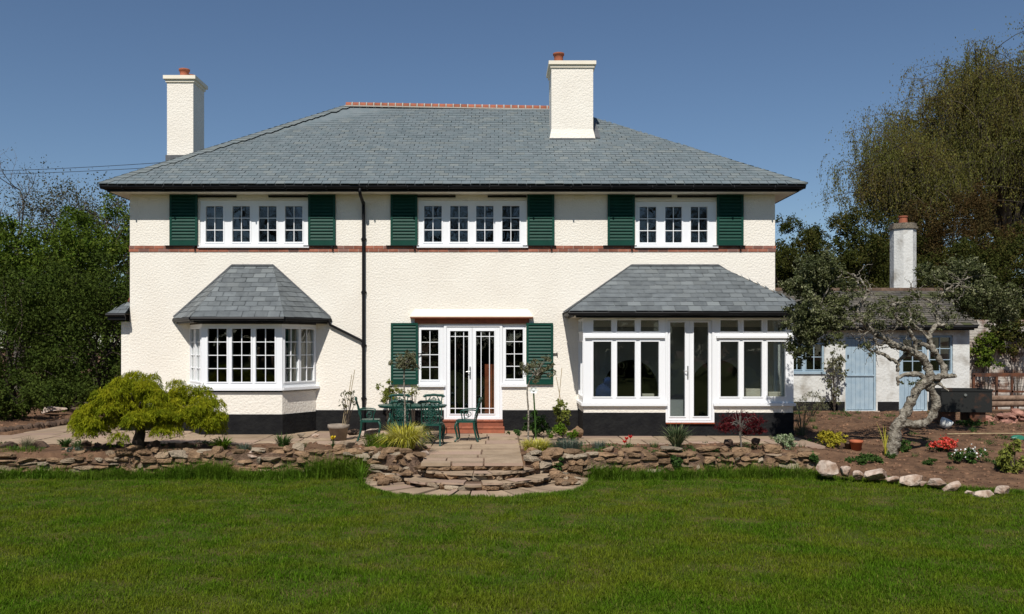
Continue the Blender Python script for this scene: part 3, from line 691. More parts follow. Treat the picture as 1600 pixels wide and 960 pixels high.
# chimneys
def chimney(x0, x1, y0, y1, zb, zt, capx, pots, flare):
    g = MB(); g.box(x0, x1, y0, y1, zb, zt-.16)
    if flare:
        zf = flare; V = []
        for (o, z) in ((.05, zf-.02), (0, zf+.22)):
            V += [(x0-o,y0-o,z),(x1+o,y0-o,z),(x1+o,y1,z),(x0-o,y1,z)]
        g.add(V, [[0,1,5,4],[1,2,6,5],[3,0,4,7]], .5)
    o = g.build('chimney', M['render'], H)
    g = MB(); g.box(x0-.03, x1+.03, y0-.03, y1+.03, zt-.16, zt-.09); g.box(x0-capx, x1+capx, y0-capx, y1+capx, zt-.089, zt); g.build('chimney_cap', M['render_trim'], o)
    for (px, py, r0, h) in pots:
        g = MB(); g.lathe([(r0*.95,0),(r0*.85,h*.5),(r0*.92,h*.78),(r0*1.08,h*.8),(r0*1.1,h*.97),(r0*.9,h),(r0*.8,h*.6)], (px, py, zt), 16); g.build('chimney_pot', M['tile'], o, True)
    return o
c1 = chimney(-8.35, -7.69, 2.2, 3.02, 5.0, gz(117,22.1), .075, [(gx(287,22.5), 2.55, .125, .28), (gx(299,22.9), 2.85, .11, .22)], None)
g = MB(); g.box(-8.37, -7.66, 2.15, 3.05, 5.2, gz(243,22.2)); g.build('lead_flashing', M['lead'], c1)
zb_ = gz(216,21.93)
c2 = chimney(gx(861.6,21.93), gx(926.8,21.93), 1.93, 2.95, zb_-.02, gz(94.5,21.85), .07, [(gx(873,22.1), 2.15, .13, .27)], zb_)
g = MB(); g.box(gx(859,21.9), gx(929,21.9), 1.86, 1.95, zb_-.06, zb_-.015); 
xa = gx(926.8,21.93)
g.add([(xa+.0,1.93,zb_+.02),(xa+.18,1.93,zb_+.0),(xa+.18,2.95,zb_+.66),(xa,2.95,zb_+.68)], [[0,1,2,3]], .5); g.build('lead_flashing', M['lead'], c2)
g = MB(); g.box(gx(880,22.1), gx(920,22.1), 2.05, 2.8, gz(94.5,21.85)+.001, gz(94.5,21.85)+.035, .5); g.build('pot_slab', M['tile'], c2)

# ---------------- bay window on the left
bd = -.90; bz0, bz1 = gz(606,19.1), gz(506.5,19.1)
bw = [A(-7.007,0), A(-6.436,bd), A(-4.692,bd), A(-4.145,0)]
g = MB()
def facet_wall(g, pts, z0, z1, th=.12, off=0):
    for i in range(len(pts)-1):
        a, b = np.array(pts[i]), np.array(pts[i+1]); d = (b-a)/np.linalg.norm(b-a); n = np.array([d[1], -d[0]])
        a_, b_ = a+n*off, b+n*off
        V = [(*a_,z0),(*b_,z0),(*(b_-n*th),z0),(*(a_-n*th),z0),(*a_,z1),(*b_,z1),(*(b_-n*th),z1),(*(a_-n*th),z1)]
        g.add(V, BOXF, .5)
facet_wall(g, bw, .44, bz0-.05); g.build('bay_wall', M['render'], H)
g = MB(); pw = [bw[0]+A(-.015,0), bw[1]+A(-.01,-.016), bw[2]+A(.01,-.016), bw[3]+A(.015,0)]
facet_wall(g, pw, -.02, .44, .14); g.build('bay_plinth', M['plinth'], H)
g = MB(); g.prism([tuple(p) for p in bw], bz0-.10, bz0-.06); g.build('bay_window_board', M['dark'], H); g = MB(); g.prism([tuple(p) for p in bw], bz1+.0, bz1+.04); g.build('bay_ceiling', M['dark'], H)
s = 1380/19.1
gf = [(gx(a,19.1), gx(b,19.1), gz(597,19.1), gz(513.8,19.1)) for a, b in ((324.7,354.4),(362.5,392.2),(399.7,429.4))]
window(H, 'window', Tt(0, bd), bw[1][0]+.0, bw[2][0]-.0, bz0, bz1, gf, 2, 4, label='front face of the bay with three gridded casements', sillw=.08)
def cheek(pa, pb, curtain):
    d = pb-pa; ln = np.linalg.norm(d); ang = math.atan2(d[1], d[0]); Mx = Tt(pa[0], pa[1], 0, ang)
    u0, u1 = .02, ln-.02; m = ln/2
    gl = [(.075, m-.035, gz(597,19.1), gz(513.8,19.1)), (m+.035, ln-.075, gz(597,19.1), gz(513.8,19.1))]
    return window(H, 'window', Mx, 0, ln, bz0, bz1, gl, 2, 4, sillw=.08, curtain=curtain)
cheek(bw[0], bw[1], [(.1,.75)]); cheek(bw[2], bw[3], [(.35,1.05)])
# bay roof
bz = 2.555
be = [A(-7.36,-.02,bz), A(-6.57,-1.17,bz), A(-4.58,-1.17,bz), A(-3.82,-.02,bz)]; bt = [A(gx(363,20),-.005,fz(416)), A(gx(427,20),-.005,fz(416))]
g = MB(); roofplane(g, be[1], be[2], bt[0], bt[1], .155, .27, 41, .012)
g.add([p+dn for p in (be[0],be[1],be[2],be[3],bt[0],bt[1])], [[1,2,5,4],[0,3,2,1]], .5); g.add([p+dn for p in (be[0],be[1],be[2],be[3],bt[0],bt[1])], [[0,1,4],[2,3,5]], .5)
def tri_slates(g, a, b, top, seed, ax=None):
    u = (b-a)/np.linalg.norm(b-a); v = top-a; au = np.dot(v,u); v = v-u*au; ln = np.linalg.norm(v); W = np.linalg.norm(b-a)
    slate_plane(g, a, u, v/ln, ln, lambda t: au*min(t/ln,1), lambda t: W+(au-W)*min(t/ln,1), .155, .27, seed, .012)
tri_slates(g, be[0], be[1], bt[0], 42); tri_slates(g, be[2], be[3], bt[1], 43)
br = g.build('bay_roof', M['slate_new'], H); rng = np.random.default_rng(51)
g = MB()
for a, b in ((be[0],bt[0]),(be[3],bt[1]),(bt[0],bt[1])): g.bar(a+A(0,-.02,.02), b+A(0,-.02,.02), .03, .035)
g.build('lead_edge', M['lead'], br)
g = MB(); ge = [p+A(0,0,-.055) for p in be]; ge[0][1] = ge[3][1] = 0
for i in range(3): g.tube([ge[i], ge[i+1]], .05, 8)
for i in range(3):
    a, b = be[i][:2].copy(), be[i+1][:2].copy(); c = A(-5.57, 0); 
facet_wall(g, [c+(p[:2]-c)*.965 for p in be], bz-.14, bz-.02, .02)
g.build('bay_gutter', M['black'], H, False)
g = MB(); V = [tuple(p) for p in [c+(q[:2]-c)*.955 for q in be]]; g.prism(V, bz-.125, bz-.105); g.prism([tuple(p) for p in bw], bz1+.041, bz-.126); g.build('bay_soffit', M['soffit'], H)

# ---------------- glazed porch on the right
pd = -1.15; ps = 18.85; p_x0, p_x1 = 1.80, 6.27
kx = lambda p: gx(p,ps); kz = lambda p: gz(p,ps)
dX0, dX1 = kx(1040), kx(1116); sz0 = kz(630); tz = kz(497)
g = MB()
g.box(p_x0, dX0, pd, pd+.14, kz(645)+.0, sz0-.05)
g.box(p_x0, p_x0+.14, pd+.141, -.001, kz(645), sz0-.05); g.build('porch_wall', M['render'], H); g = MB()
g.box(dX1, p_x1, pd, pd+.14, kz(645), sz0-.05)
g.box(p_x1-.14, p_x1, pd+.141, -.001, kz(645), sz0-.05)
g.build('porch_wall', M['render'], H)
g = MB(); q = .014
g.box(p_x0-q, dX0, pd-q, pd+.13, -.02, kz(645)); g.box(dX1, p_x1+q, pd-q, pd+.13, -.02, kz(645)); g.box(dX0, dX1, pd-q+.002, pd+.13, -.02, kz(662.5))
g.box(p_x0-q, p_x0+.13, pd+.131, .0, -.02, kz(645)); g.box(p_x1-.13, p_x1+q, pd+.131, .0, -.02, kz(645)); 
g.build('porch_plinth', M['plinth'], H)
g = MB(); g.box(dX0-.0, dX1+.0, pd-.06, pd+.12, kz(662.3), kz(660.5)); g.build('threshold', M['redwood'], H)
def pgl(cols): return [(kx(a),kx(b),kz(620),kz(534)) for a,b in cols]+[(kx(a),kx(b),kz(518),kz(500.6)) for a,b in cols]
cl = ((927,955.2),(964,992),(1001,1029.3)); cr = ((1125.6,1153.8),(1162,1190.3),(1199,1227.2))
for cc, u0, u1, lb in ((cl, kx(911), dX0-.002, 'left front window of the glazed porch'), (cr, dX1+.002, kx(1240), 'right front window of the glazed porch')):
    o = window(H, 'window', Tt(0, pd), u0, u1, sz0, tz, pgl(cc), 1, 1, label=lb, sillw=.07, ring=.024)
    g = MB(); g.box(u0+.04, u1-.02, pd-.055, pd-.002, kz(528.5), kz(525)); g.build('transom', M['upvc'], o)
g = MB(); g.panel(dX0, dX1, kz(660.4), tz, [(kx(1043.5), kx(1112.5), kz(657.5), kz(500.5))], pd-.01, pd+.08); g.build('door_frame', M['upvc'], H)
xm = kx(1077.2)
for gg, u0, u1, hs in (((kx(1047),kx(1070.3),kz(651),kz(504)), kx(1044), xm-.002, True), ((kx(1084),kx(1107),kz(651),kz(504)), xm+.002, kx(1112), False)):
    o = window(H, 'porch_door', Tt(0, pd), u0, u1, kz(657), kz(501), [gg], 1, 1, y0=.01, sill=False, ring=.02)
    if hs:
        g = MB(); hx = kx(1074.5); g.box(hx-.014, hx+.014, pd-.02, pd-.005, kz(591), kz(572), .5); g.tube([(hx,pd-.01,kz(580)),(hx,pd-.06,kz(580)),(hx-.10,pd-.065,kz(580))], .009, 8, .5); g.build('handle', M['steel'], o)
zf = kz(620), kz(534), kz(518), kz(500.6)
for xx, ang, nm in ((p_x0, -PI/2, 'left'), (p_x1, PI/2, 'right')):
    ln = -pd-.03; Mx = Tt(p_x0, 0, 0, -PI/2) if nm == 'left' else Tt(p_x1, pd+.03, 0, PI/2)
    gl = [(.09, ln/2-.04, zf[0], zf[1]), (ln/2+.04, ln-.09, zf[0], zf[1]), (.09, ln/2-.04, zf[2], zf[3]), (ln/2+.04, ln-.09, zf[2], zf[3])]
    window(H, 'window', Mx, .003, ln, sz0, tz, gl, 1, 1, sillw=.05, ring=.024)
# inside the porch: floor, arch wall, arch openings, things on the sill
g = MB(); g.box(p_x0+.15, p_x1-.15, pd+.16, -.01, .0, .2); g.build('porch_floor', M['infloor'], H); g = MB(); g.box(p_x0+.15, p_x1-.15, pd+.16, -.02, tz-.0, tz+.05); g.build('porch_ceiling', M['inwall'], H)
g = MB()
# wall just inside the opening with two round arches
def arch_wall(x0, x1, z0, z1, cx, r, y, th=.1):
    an = np.linspace(0, PI, 17); zs = .95
    V = []; Fc = []
    pts = [(cx+r*math.cos(a), zs+r*math.sin(a)*1.05) for a in an]          # right to left
    pts = [(cx+r, z0)]+pts+[(cx-r, z0)]
    for k in range(len(pts)-1):
        (xa, za), (xb, zb) = pts[k], pts[k+1]
        g.add([(xa,y,za),(xb,y,zb),(xb,y,z1),(xa,y,z1),(xa,y+th,za),(xb,y+th,zb)], [[0,3,2,1],[0,1,5,4]], .5)
    g.box(x0, cx-r, y, y+th, z0, z1); g.box(cx+r, x1, y, y+th, z0, z1)
arch_wall(2.05, 4.0, .2, 2.35, 3.0, .62, .10); arch_wall(4.0, 6.0, .2, 2.35, 4.98, .62, .10)
g.build('arch_wall', M['inwall'], H)
g = MB(); g.box(kx(1124), kx(1230), pd+.141, pd+.36, sz0-.05, sz0-.01); g.box(kx(926), kx(1032), pd+.141, pd+.36, sz0-.05, sz0-.01); g.build('inner_sill', M['inwall'], H)
# porch roof
pe = [A(1.46,-.0,2.665), A(1.46,-1.47,2.665), A(6.62,-1.47,2.665), A(6.62,.6,2.665)]; pt = [A(fx(986.5),-.005,fz(416)), A(fx(1122),-.005,fz(416))]
g = MB(); roofplane(g, pe[1], pe[2], pt[0], pt[1], .165, .28, 45, .012)
tri_slates(g, pe[0], pe[1], pt[0], 46); tri_slates(g, pe[2], A(6.62,-.0,2.665), pt[1], 47)
g.add([p+dn for p in (pe[0],pe[1],pe[2],A(6.62,0,2.665),pt[0],pt[1])], [[1,2,5,4],[0,3,2,1]], .5); g.add([p+dn for p in (pe[0],pe[1],pe[2],A(6.62,0,2.665),pt[0],pt[1])], [[0,1,4],[2,3,5]], .5)
pr = g.build('porch_roof', M['slate_new'], H); rng = np.random.default_rng(61)
g = MB()
for a, b in ((pe[0],pt[0]),(pt[0],pt[1]),(pt[1],A(6.6,-.01,2.665))): g.bar(a+A(0,-.02,.02), b+A(0,-.02,.02), .03, .035)
g.build('lead_edge', M['lead'], pr)
g = MB(); g.tube([(1.50,0,2.61),(1.50,-1.42,2.61)], .05, 8); g.tube([(1.46,-1.43,2.61),(6.62,-1.43,2.61)], .05, 8); g.tube([(6.58,-1.42,2.61),(6.58,0,2.61)], .05, 8)
g.box(1.62, 6.5, -1.37, -1.34, 2.52, 2.65); g.box(1.56, 1.58, -1.34, 0, 2.54, 2.65); g.build('porch_gutter', M['black'], H)
g = MB(); g.box(1.59, 6.5, -1.339, -.001, 2.55, 2.58); g.box(p_x0+.01, p_x1-.01, pd+.01, -.002, tz+.051, 2.549); g.build('porch_soffit', M['soffit'], H)

# ---------------- small lean-to on the left
g = MB(); lx = gx(190,20.05); g.box(lx, X0-.001, .03, 4.5, 0, fz(503)); g.build('side_wall', M['render'], H)
g = MB(); g.box(lx-.012, X0-.013, .012, .03, -.02, PZ); g.build('side_plinth', M['plinth'], H)
le = [A(gx(168,19.8),-.22,gz(489,19.8)), A(X0-.005,-.22,gz(489,19.8)), A(X0-.005,.6,gz(489,19.8)+.5), A(gx(168,19.8)+.8,.6,gz(489,19.8)+.5)]
g = MB(); z_ = gz(489,19.8); xl_ = gx(168,19.8)
a0, a1, a2, a3 = A(xl_,-.22,z_), A(X0-.004,-.22,z_), A(X0-.004,.38,z_+.33), A(xl_+.5,.5,z_+.33)
roofplane(g, a0, a1, A(X0-.10,.20,z_+.27), A(X0-.004,.20,z_+.27), .14, .25, 71, .012)
b3 = A(xl_, 4.6, z_); tri_slates(g, b3, a0, A(X0-.05,.2,z_+.27), 72)
g.add([a0+dn, a1+dn, A(X0-.004,.2,z_+.25), A(X0-.1,.2,z_+.25), b3+dn, A(X0-.004,4.6,z_)], [[0,1,2,3],[0,4,5,1]], .5)
sr = g.build('side_roof', M['slate_new'], H); rng = np.random.default_rng(81)
g = MB(); g.box(xl_+.02, X0-.002, -.24, -.21, z_-.16, z_-.02); g.tube([(xl_-.01,-.25,z_-.05),(X0-.002,-.25,z_-.05)], .045, 8); g.box(xl_+.02, xl_+.05, -.209, 4.5, z_-.16, z_-.02); g.build('side_gutter', M['black'], sr)
g = MB(); g.bar((X0-.10,.2,z_+.28),(X0-.0,.05,z_+.33),.06,.05); g.build('ridge_tiles', M['tile'], sr)

# ------------------------------------------------------------------ foliage generators
def leaves(mb, P, size, aspect=.55, dirs=None, jitter=.6, rr=None, up=0.):
    n = len(P); d = rng.normal(size=(n,3)); d /= np.linalg.norm(d, axis=1)[:,None]
    if dirs is not None: d = dirs+d*jitter; d /= np.linalg.norm(d, axis=1)[:,None]
    q = rng.normal(size=(n,3)); q[:,2] *= (1-up)
    if up: q = np.cross(d, q+A(0,0,1)*0)
    s = np.cross(d, q); s /= np.linalg.norm(s, axis=1)[:,None]+1e-9
    L = size*rng.uniform(.6,1.35,n)[:,None]; W = L*aspect/2
    nrm = np.cross(d, s)*L*.12
    V = np.stack([P-d*L*.5, P+s*W+nrm, P+d*L*.5, P-s*W+nrm], 1).reshape(-1,3)
    Fc = np.arange(n*4).reshape(n,4); mb.add(V, Fc, rng.random(n) if rr is None else rr)
def lobe_points(n, c, rad, nl, lobe_r, flat=1., shell=.55, bottom=-1., sub=9, thin=0.):
    """leaf positions: clumps of clumps scattered through an ellipsoid crown"""
    c = np.array(c, float); rad = np.array(rad, float)
    d = rng.normal(size=(nl,3)); d /= np.linalg.norm(d, axis=1)[:,None]; rr = rng.random(nl)**.5
    rr = shell+(1-shell)*rr; Lc = d*rr[:,None]; Lc = Lc[Lc[:,2] > bottom]; nl = len(Lc); Lr = lobe_r*rng.uniform(.55,1.25,nl)
    Lc = c+Lc*rad
    # second level: small twigs on each lobe
    sc = rng.normal(size=(nl*sub,3)); sc /= np.linalg.norm(sc, axis=1)[:,None]; id_ = np.repeat(np.arange(nl), sub)
    sc = Lc[id_]+sc*(Lr[id_]*rng.uniform(.35,1.05,nl*sub))[:,None]*A(1,1,flat); sr = Lr[id_]*rng.uniform(.15,.42,nl*sub)
    k = rng.integers(0, len(sc), n); v = rng.normal(size=(n,3))
    P = sc[k]+v*sr[k][:,None]*.62
    return P, Lc, k
def skeleton(mb, base, tips, r0, trunk_top, n=7, sides=6):
    base = np.array(base, float); tt = np.array(trunk_top, float)
    k = 6; tr = [base+(tt-base)*i/k+A(*(rng.normal(size=2)*.05*np.linalg.norm(tt-base)/3),0)*(0 < i) for i in range(k+1)]
    mb.tube(tr, np.linspace(r0, r0*.3, k+1), sides+2)
    for tp in tips:
        i = rng.integers(2, k+1); a = tr[i]; tp = np.array(tp); m1 = a+(tp-a)*.5+A(0,0,.12*np.linalg.norm(tp-a))+rng.normal(size=3)*.06*np.linalg.norm(tp-a)
        P = smooth_poly([a, m1, tp], 4); mb.tube(P, np.linspace(r0*.28*(1-i/k*.5), r0*.05, len(P)), max(3,sides-2), cap=False)
def leafy_tree(name, label, cat, base, top_h, c, rad, mat, bark, n, nl, lr, size, r0=.18, group=None, aspect=.55, shell=.35, bottom=-.8, flat=.8, tips=18, sub=9):
    t = thing(name, label, cat, tuple(base), group=group); B = np.array(base, float)
    P, Lc, k = lobe_points(n, np.array(c)-B, rad, nl, lr, flat, shell, bottom, sub)
    g = MB(); leaves(g, P, size, aspect, rr=np.clip((k%97)/97*.6+.4*rng.random(len(P)),0,1)); g.build('crown', M[mat], t)
    g = MB(); tt = np.array(c)-B; sel = Lc[rng.permutation(len(Lc))[:tips]]
    skeleton(g, (0,0,-.1), sel, r0, (tt[0]*.8, tt[1]*.8, tt[2])); g.build('trunk', M[bark], t, True); return t
def Bz(px, D, z=0): return (gx(px,D), D-CD, z)
def Cc(px, py, D): return tuple(at(px,py,D))

# ---- left background
leafy_tree('evergreen_shrub', 'tall dark evergreen hedge bush against the left edge of the photo', 'hedge', Bz(20,26,.1), 0, Cc(10,545,26), (2.3,1.8,2.6), 'lf_hedge','bark', 30000, 90, .75, .085)
leafy_tree('evergreen_shrub', 'tall dark evergreen hedge bush beside the corner of the house', 'hedge', Bz(150,27,.1), 0, Cc(150,540,27), (2.3,1.8,2.8), 'lf_hedge','bark', 32000, 95, .75, .085)
leafy_tree('green_tree', 'bright spring green tree rising behind the dark hedge at the left edge', 'tree', Bz(40,29,.1), 0, Cc(45,440,29), (2.8,2,2.3), 'lf_mid','bark', 26000, 80, .7, .095, shell=.3)
leafy_tree('green_tree', 'bright spring green tree rising behind the dark hedge next to the house', 'tree', Bz(165,30,.1), 0, Cc(168,435,30), (2.6,2,2.4), 'lf_mid','bark', 26000, 80, .7, .095, shell=.3)
leafy_tree('low_shrub', 'low blue-green shrub at the foot of the hedge on the far left', 'shrub', Bz(18,21.8,.1), 0, Cc(22,620,21.8), (.75,.6,.5), 'lf_hedge','bark', 7000, 22, .3, .07, r0=.04)
leafy_tree('low_shrub', 'low dark shrub spreading over the soil behind the left path', 'shrub', Bz(115,24.2,.1), 0, Cc(110,622,24.2), (.9,.6,.55), 'lf_hedge','bark', 7000, 22, .3, .075, r0=.04)

# ---- branchy trees
def grow(mb, p, d, L, r, lev, mx, tips, up=.05, kids=4, spread=.7, wob=.18, sides=5, ratio=.62):
    nseg = 5; P = [p]; dd = d/np.linalg.norm(d); q = p
    for i in range(nseg):
        dd = dd+rng.normal(size=3)*wob+A(0,0,up); dd /= np.linalg.norm(dd); q = q+dd*L/nseg; P.append(q)
    mb.tube(P, np.linspace(r, r*.45, nseg+1), max(3, sides-lev), cap=False)
    if lev >= mx: tips.append((P, dd)); return
    for k in range(kids):
        i = rng.integers(1 if lev else 2, nseg+1); a = P[i]; base = (P[i]-P[i-1]); base /= np.linalg.norm(base)
        v = rng.normal(size=3); v -= base*np.dot(v,base); v /= np.linalg.norm(v)
        nd = base*(1-spread*.5)+v*spread; grow(mb, a, nd, L*ratio*rng.uniform(.8,1.2), r*.5, lev+1, mx, tips, up, kids, spread, wob, sides, ratio)
def branchy(name, label, base, h, r0, matleaf, bark, nleaf, lsize, kids=4, mx=4, up=.06, spread=.75, group=None, hang=None, lean=(0,0), ratio=.62, cat='tree', lspread=.12, nlimb=7):
    t = thing(name, label, cat, base, group=group); g = MB(); tips = []
    tr = [A(0,0,-.1)]; 
    for i in range(8): tr.append(tr[-1]+A(rng.normal()*.03*h/4+lean[0]*h/8, rng.normal()*.03*h/4+lean[1]*h/8, h*.085))
    g.tube(tr, np.linspace(r0, r0*.4, 9), 8, cap=False)
    for i in range(nlimb):
        j = rng.integers(2, 9); an = rng.uniform(0, 2*PI); f = 1-(j-2)/8*.45
        grow(g, tr[j], A(math.cos(an)*spread, math.sin(an)*spread, .55+.07*j), h*.34*f, r0*.42*f, 1, mx, tips, up, kids, spread, .16, 6, ratio)
    LP = []; LD = []
    TP = [p for P, d in tips for p in P[2:]]; TP = np.array(TP)
    if hang:
        per = max(1, int(hang[0]/len(TP)*1.0+.5)); k = rng.integers(0, len(TP), hang[0])
        for i in k:
            a = TP[i]; L = rng.uniform(.35,1)*hang[1]; m = 6; P = [a]; dd = A(*(rng.normal(size=2)*.35), .0)
            for q in range(m): dd = dd*.72+A(rng.normal()*.05, rng.normal()*.05, -.33); P.append(P[-1]+dd/np.linalg.norm(dd)*L/m)
            g.tube(P, np.linspace(.012,.005,m+1), 3, cap=False)
            nn = max(1, nleaf//hang[0]); f = rng.random(nn)*m; i0 = f.astype(int).clip(0,m-1); PP = np.array(P); LP.append(PP[i0]+(PP[i0+1]-PP[i0])*(f-i0)[:,None]+rng.normal(size=(nn,3))*.07); LD.append(np.tile(A(0,0,-1),(nn,1)))
        LP = np.concatenate(LP); LD = np.concatenate(LD)
    else:
        k = rng.integers(0, len(TP), nleaf); LP = TP[k]+rng.normal(size=(nleaf,3))*lspread; LD = None
    g.build('trunk', M[bark], t, True)
    if nleaf:
        g = MB(); leaves(g, LP, lsize, .55, dirs=LD, jitter=.5); g.build('crown', M[matleaf], t)
    return t
rng = np.random.default_rng(101)
branchy('budding_tree', 'nearly bare tree with thin grey twigs at the far left behind the green tree', Bz(30,33,.1), 8.6, .16, 'lf_bud','palebark', 2500, .07, kids=4, mx=4, lspread=.15)
branchy('budding_tree', 'olive budding tree showing over the hedge between the bare tree and the roof', Bz(120,34,.1), 8.4, .18, 'lf_bud','palebark', 9000, .09, kids=4, mx=4, lspread=.22)
branchy('budding_tree', 'olive budding tree half hidden behind the left eave of the house', Bz(200,35,.1), 8.3, .18, 'lf_bud','palebark', 9000, .09, kids=4, mx=4, lspread=.22)
# ---- right background
def weeping(label, base, c, rad, r0, nstr, slen, nleaf, lsize, nl=46):
    t = thing('weeping_birch', label, 'tree', base); B = np.array(base); c = np.array(c)-B; rad = np.array(rad)
    d = rng.normal(size=(nl,3)); d /= np.linalg.norm(d, axis=1)[:,None]; d[:,2] = np.abs(d[:,2])*.95-.25+.0; Lc = c+d*rad*rng.uniform(.45,1.0,nl)[:,None]
    g = MB(); tr = [A(0,0,-.1)]+[A(rng.normal()*.15*i, rng.normal()*.1*i, (c[2]+rad[2]*.55)*i/7) for i in range(1,8)]
    g.tube(smooth_poly(tr,3), np.linspace(r0, r0*.25, 22), 8, cap=False); S_ = []
    for L_ in Lc:
        i = int(np.clip(round((L_[2]*.62-.5)/(c[2]+rad[2]*.55)*7), 1, 6)); a = tr[i]; P = smooth_poly([a, a+(L_-a)*.35+A(0,0,.9), a+(L_-a)*.75+A(0,0,.7), L_], 4)
        P = P+rng.normal(size=P.shape)*.07; g.tube(P, np.linspace(r0*.33, .018, len(P)), 5, cap=False)
        for q in range(7):
            k = rng.integers(len(P)//2, len(P)); e = P[k]+rng.normal(size=3)*A(.9,.9,.55); Q_ = smooth_poly([P[k], (P[k]+e)/2+A(0,0,.25), e],3); g.tube(Q_, np.linspace(.022,.008,len(Q_)), 3, cap=False); S_ += [Q_[-1], Q_[-3]]; S_ += [P[k]]
    S_ = np.array(S_); LP = []; LD = []; per = nleaf//nstr; m = 6
    for j in range(nstr):
        a = S_[rng.integers(0,len(S_))]+rng.normal(size=3)*.28; L = rng.uniform(.25,1)*slen; P = [a]; dd = A(*(rng.normal(size=2)*.45), .05)
        for q in range(m): dd = dd*.7+A(rng.normal()*.06, rng.normal()*.06, -.33); P.append(P[-1]+dd/np.linalg.norm(dd)*L/m)
        g.tube(P, np.linspace(.009,.004,m+1), 3, cap=False); P = np.array(P); f = rng.random(per)*m; i0 = f.astype(int).clip(0,m-1); LP.append(P[i0]+(P[i0+1]-P[i0])*(f-i0)[:,None]+rng.normal(size=(per,3))*.06)
    k = rng.integers(0, len(S_), nleaf//2); LP.append(S_[k]+rng.normal(size=(nleaf//2,3))*A(.38,.38,.30)); g.build('trunk', M['twig'], t, True); LP = np.concatenate(LP); g = MB(); leaves(g, LP, lsize, .5, dirs=np.tile(A(0,0,-1.),(len(LP),1)), jitter=.5); g.build('crown', M['lf_birch'], t); return t
weeping('huge weeping birch with bronze hanging foliage filling the top right corner', Bz(1560,38,.1), Cc(1568,215,38), (5.2,3.6,5.4), .36, 4200, 2.0, 150000, .080, 90)
weeping('smaller weeping birch leaning out to the left of the huge birch', Bz(1450,36.5,.1), Cc(1415,285,36.5), (2.3,1.7,3.1), .20, 1500, 1.6, 52000, .078, 40)
leafy_tree('rusty_tree', 'rusty brown leaved tree directly right of the cottage chimney', 'tree', Bz(1490,33,.1), 0, Cc(1490,390,33), (2.4,1.6,2.2), 'lf_brown','bark', 32000, 80, .6, .08, shell=.15)
leafy_tree('conifer', 'narrow dark evergreen tree just right of the house wall', 'tree', Bz(1243,31,.1), 0, Cc(1243,440,31), (1.15,1,2.3), 'lf_con','bark', 30000, 90, .42, .075, shell=.15)
leafy_tree('conifer', 'dark rounded evergreen tree left of the cottage chimney', 'tree', Bz(1335,32,.1), 0, Cc(1335,425,32), (1.45,1.2,2.3), 'lf_con','bark', 38000, 110, .5, .075, shell=.15)
leafy_tree('conifer', 'dark evergreen tree behind the cottage chimney', 'tree', Bz(1410,34,.1), 0, Cc(1405,440,34), (1.7,1.2,2.4), 'lf_con','bark', 32000, 90, .6, .08, shell=.15)
leafy_tree('evergreen_shrub', 'dark evergreen mass behind the white wall at the right edge', 'hedge', Bz(1590,29,.1), 0, Cc(1590,455,29), (2.2,1.4,2.1), 'lf_con','bark', 38000, 110, .6, .08, shell=.15)
leafy_tree('evergreen_shrub', 'dark evergreen bush behind the right end of the cottage roof', 'hedge', Bz(1500,30,.1), 0, Cc(1495,450,30), (1.9,1.2,1.5), 'lf_con','bark', 28000, 90, .5, .08, shell=.15)
leafy_tree('evergreen_shrub', 'far dark hedge seen between the house wall and the cottage roof', 'hedge', Bz(1250,37,.1), 0, Cc(1250,470,37), (2.6,1.2,2.6), 'lf_con','bark', 22000, 80, .8, .13, shell=.1)
leafy_tree('evergreen_shrub', 'far dark hedge seen behind the middle of the cottage roof', 'hedge', Bz(1400,38,.1), 0, Cc(1400,465,38), (3.0,1.2,2.8), 'lf_con','bark', 24000, 80, .8, .13, shell=.1)
leafy_tree('evergreen_shrub', 'far dark hedge under the huge birch at the right edge', 'hedge', Bz(1560,39,.1), 0, Cc(1570,440,39), (3.4,1.2,3.2), 'lf_con','bark', 26000, 80, .9, .13, shell=.1)
leafy_tree('evergreen_shrub', 'far shaded hedge seen through the green trees at the left', 'hedge', Bz(90,36,.1), 0, Cc(90,520,36), (5.0,1.2,3.8), 'lf_hedge','bark', 34000, 110, .9, .14, shell=.1)
# ---- trees behind the camera, mirrored in the window panes
TL = ('leftmost','second from the left','middle','second from the right','rightmost')
for i, (x, y, h) in enumerate(((-17,-47,17),(-8.5,-50,19),(0,-46,17),(8,-49,18),(17,-46,17))):
    if i == 0: proto = branchy('garden_tree', 'bare branched tree across the lawn that mirrors in the window panes', (x,y,-.4), 13, .3, 'lf_bud','bark', 4000, .12, kids=4, mx=4, group='trees across the lawn'); o = proto
    else: o = copy_tree(proto)
    o.location = (x, y, -.4); o.rotation_euler = (0,0,i*1.3); s = h/13; o.scale = (s,s,s); o['label'] = TL[i]+' bare tree of the row across the lawn'
for i, (x, r_) in enumerate(((-24,1),(-12,1.1),(0,.95),(12,1.1),(24,1))):  # unseen hedge row, added so the panes reflect dark instead of bright sky
    if i == 0: proto = leafy_tree('unseen_hedge', 'unseen dark hedge bush added to darken the pane reflections', 'hedge', (0,0,0), 0, (0,0,2.6), (6.5,2,3.0), 'lf_hedge','bark', 14000, 90, 1.2, .35, r0=.2, group='unseen hedge across the lawn'); o = proto
    else: o = copy_tree(proto)
    o.location = (x, -56+rng.uniform(-1,1), -.4); o.scale = (r_,1,r_*1.3); o['label'] = TL[i]+' unseen dark hedge bush added across the lawn'

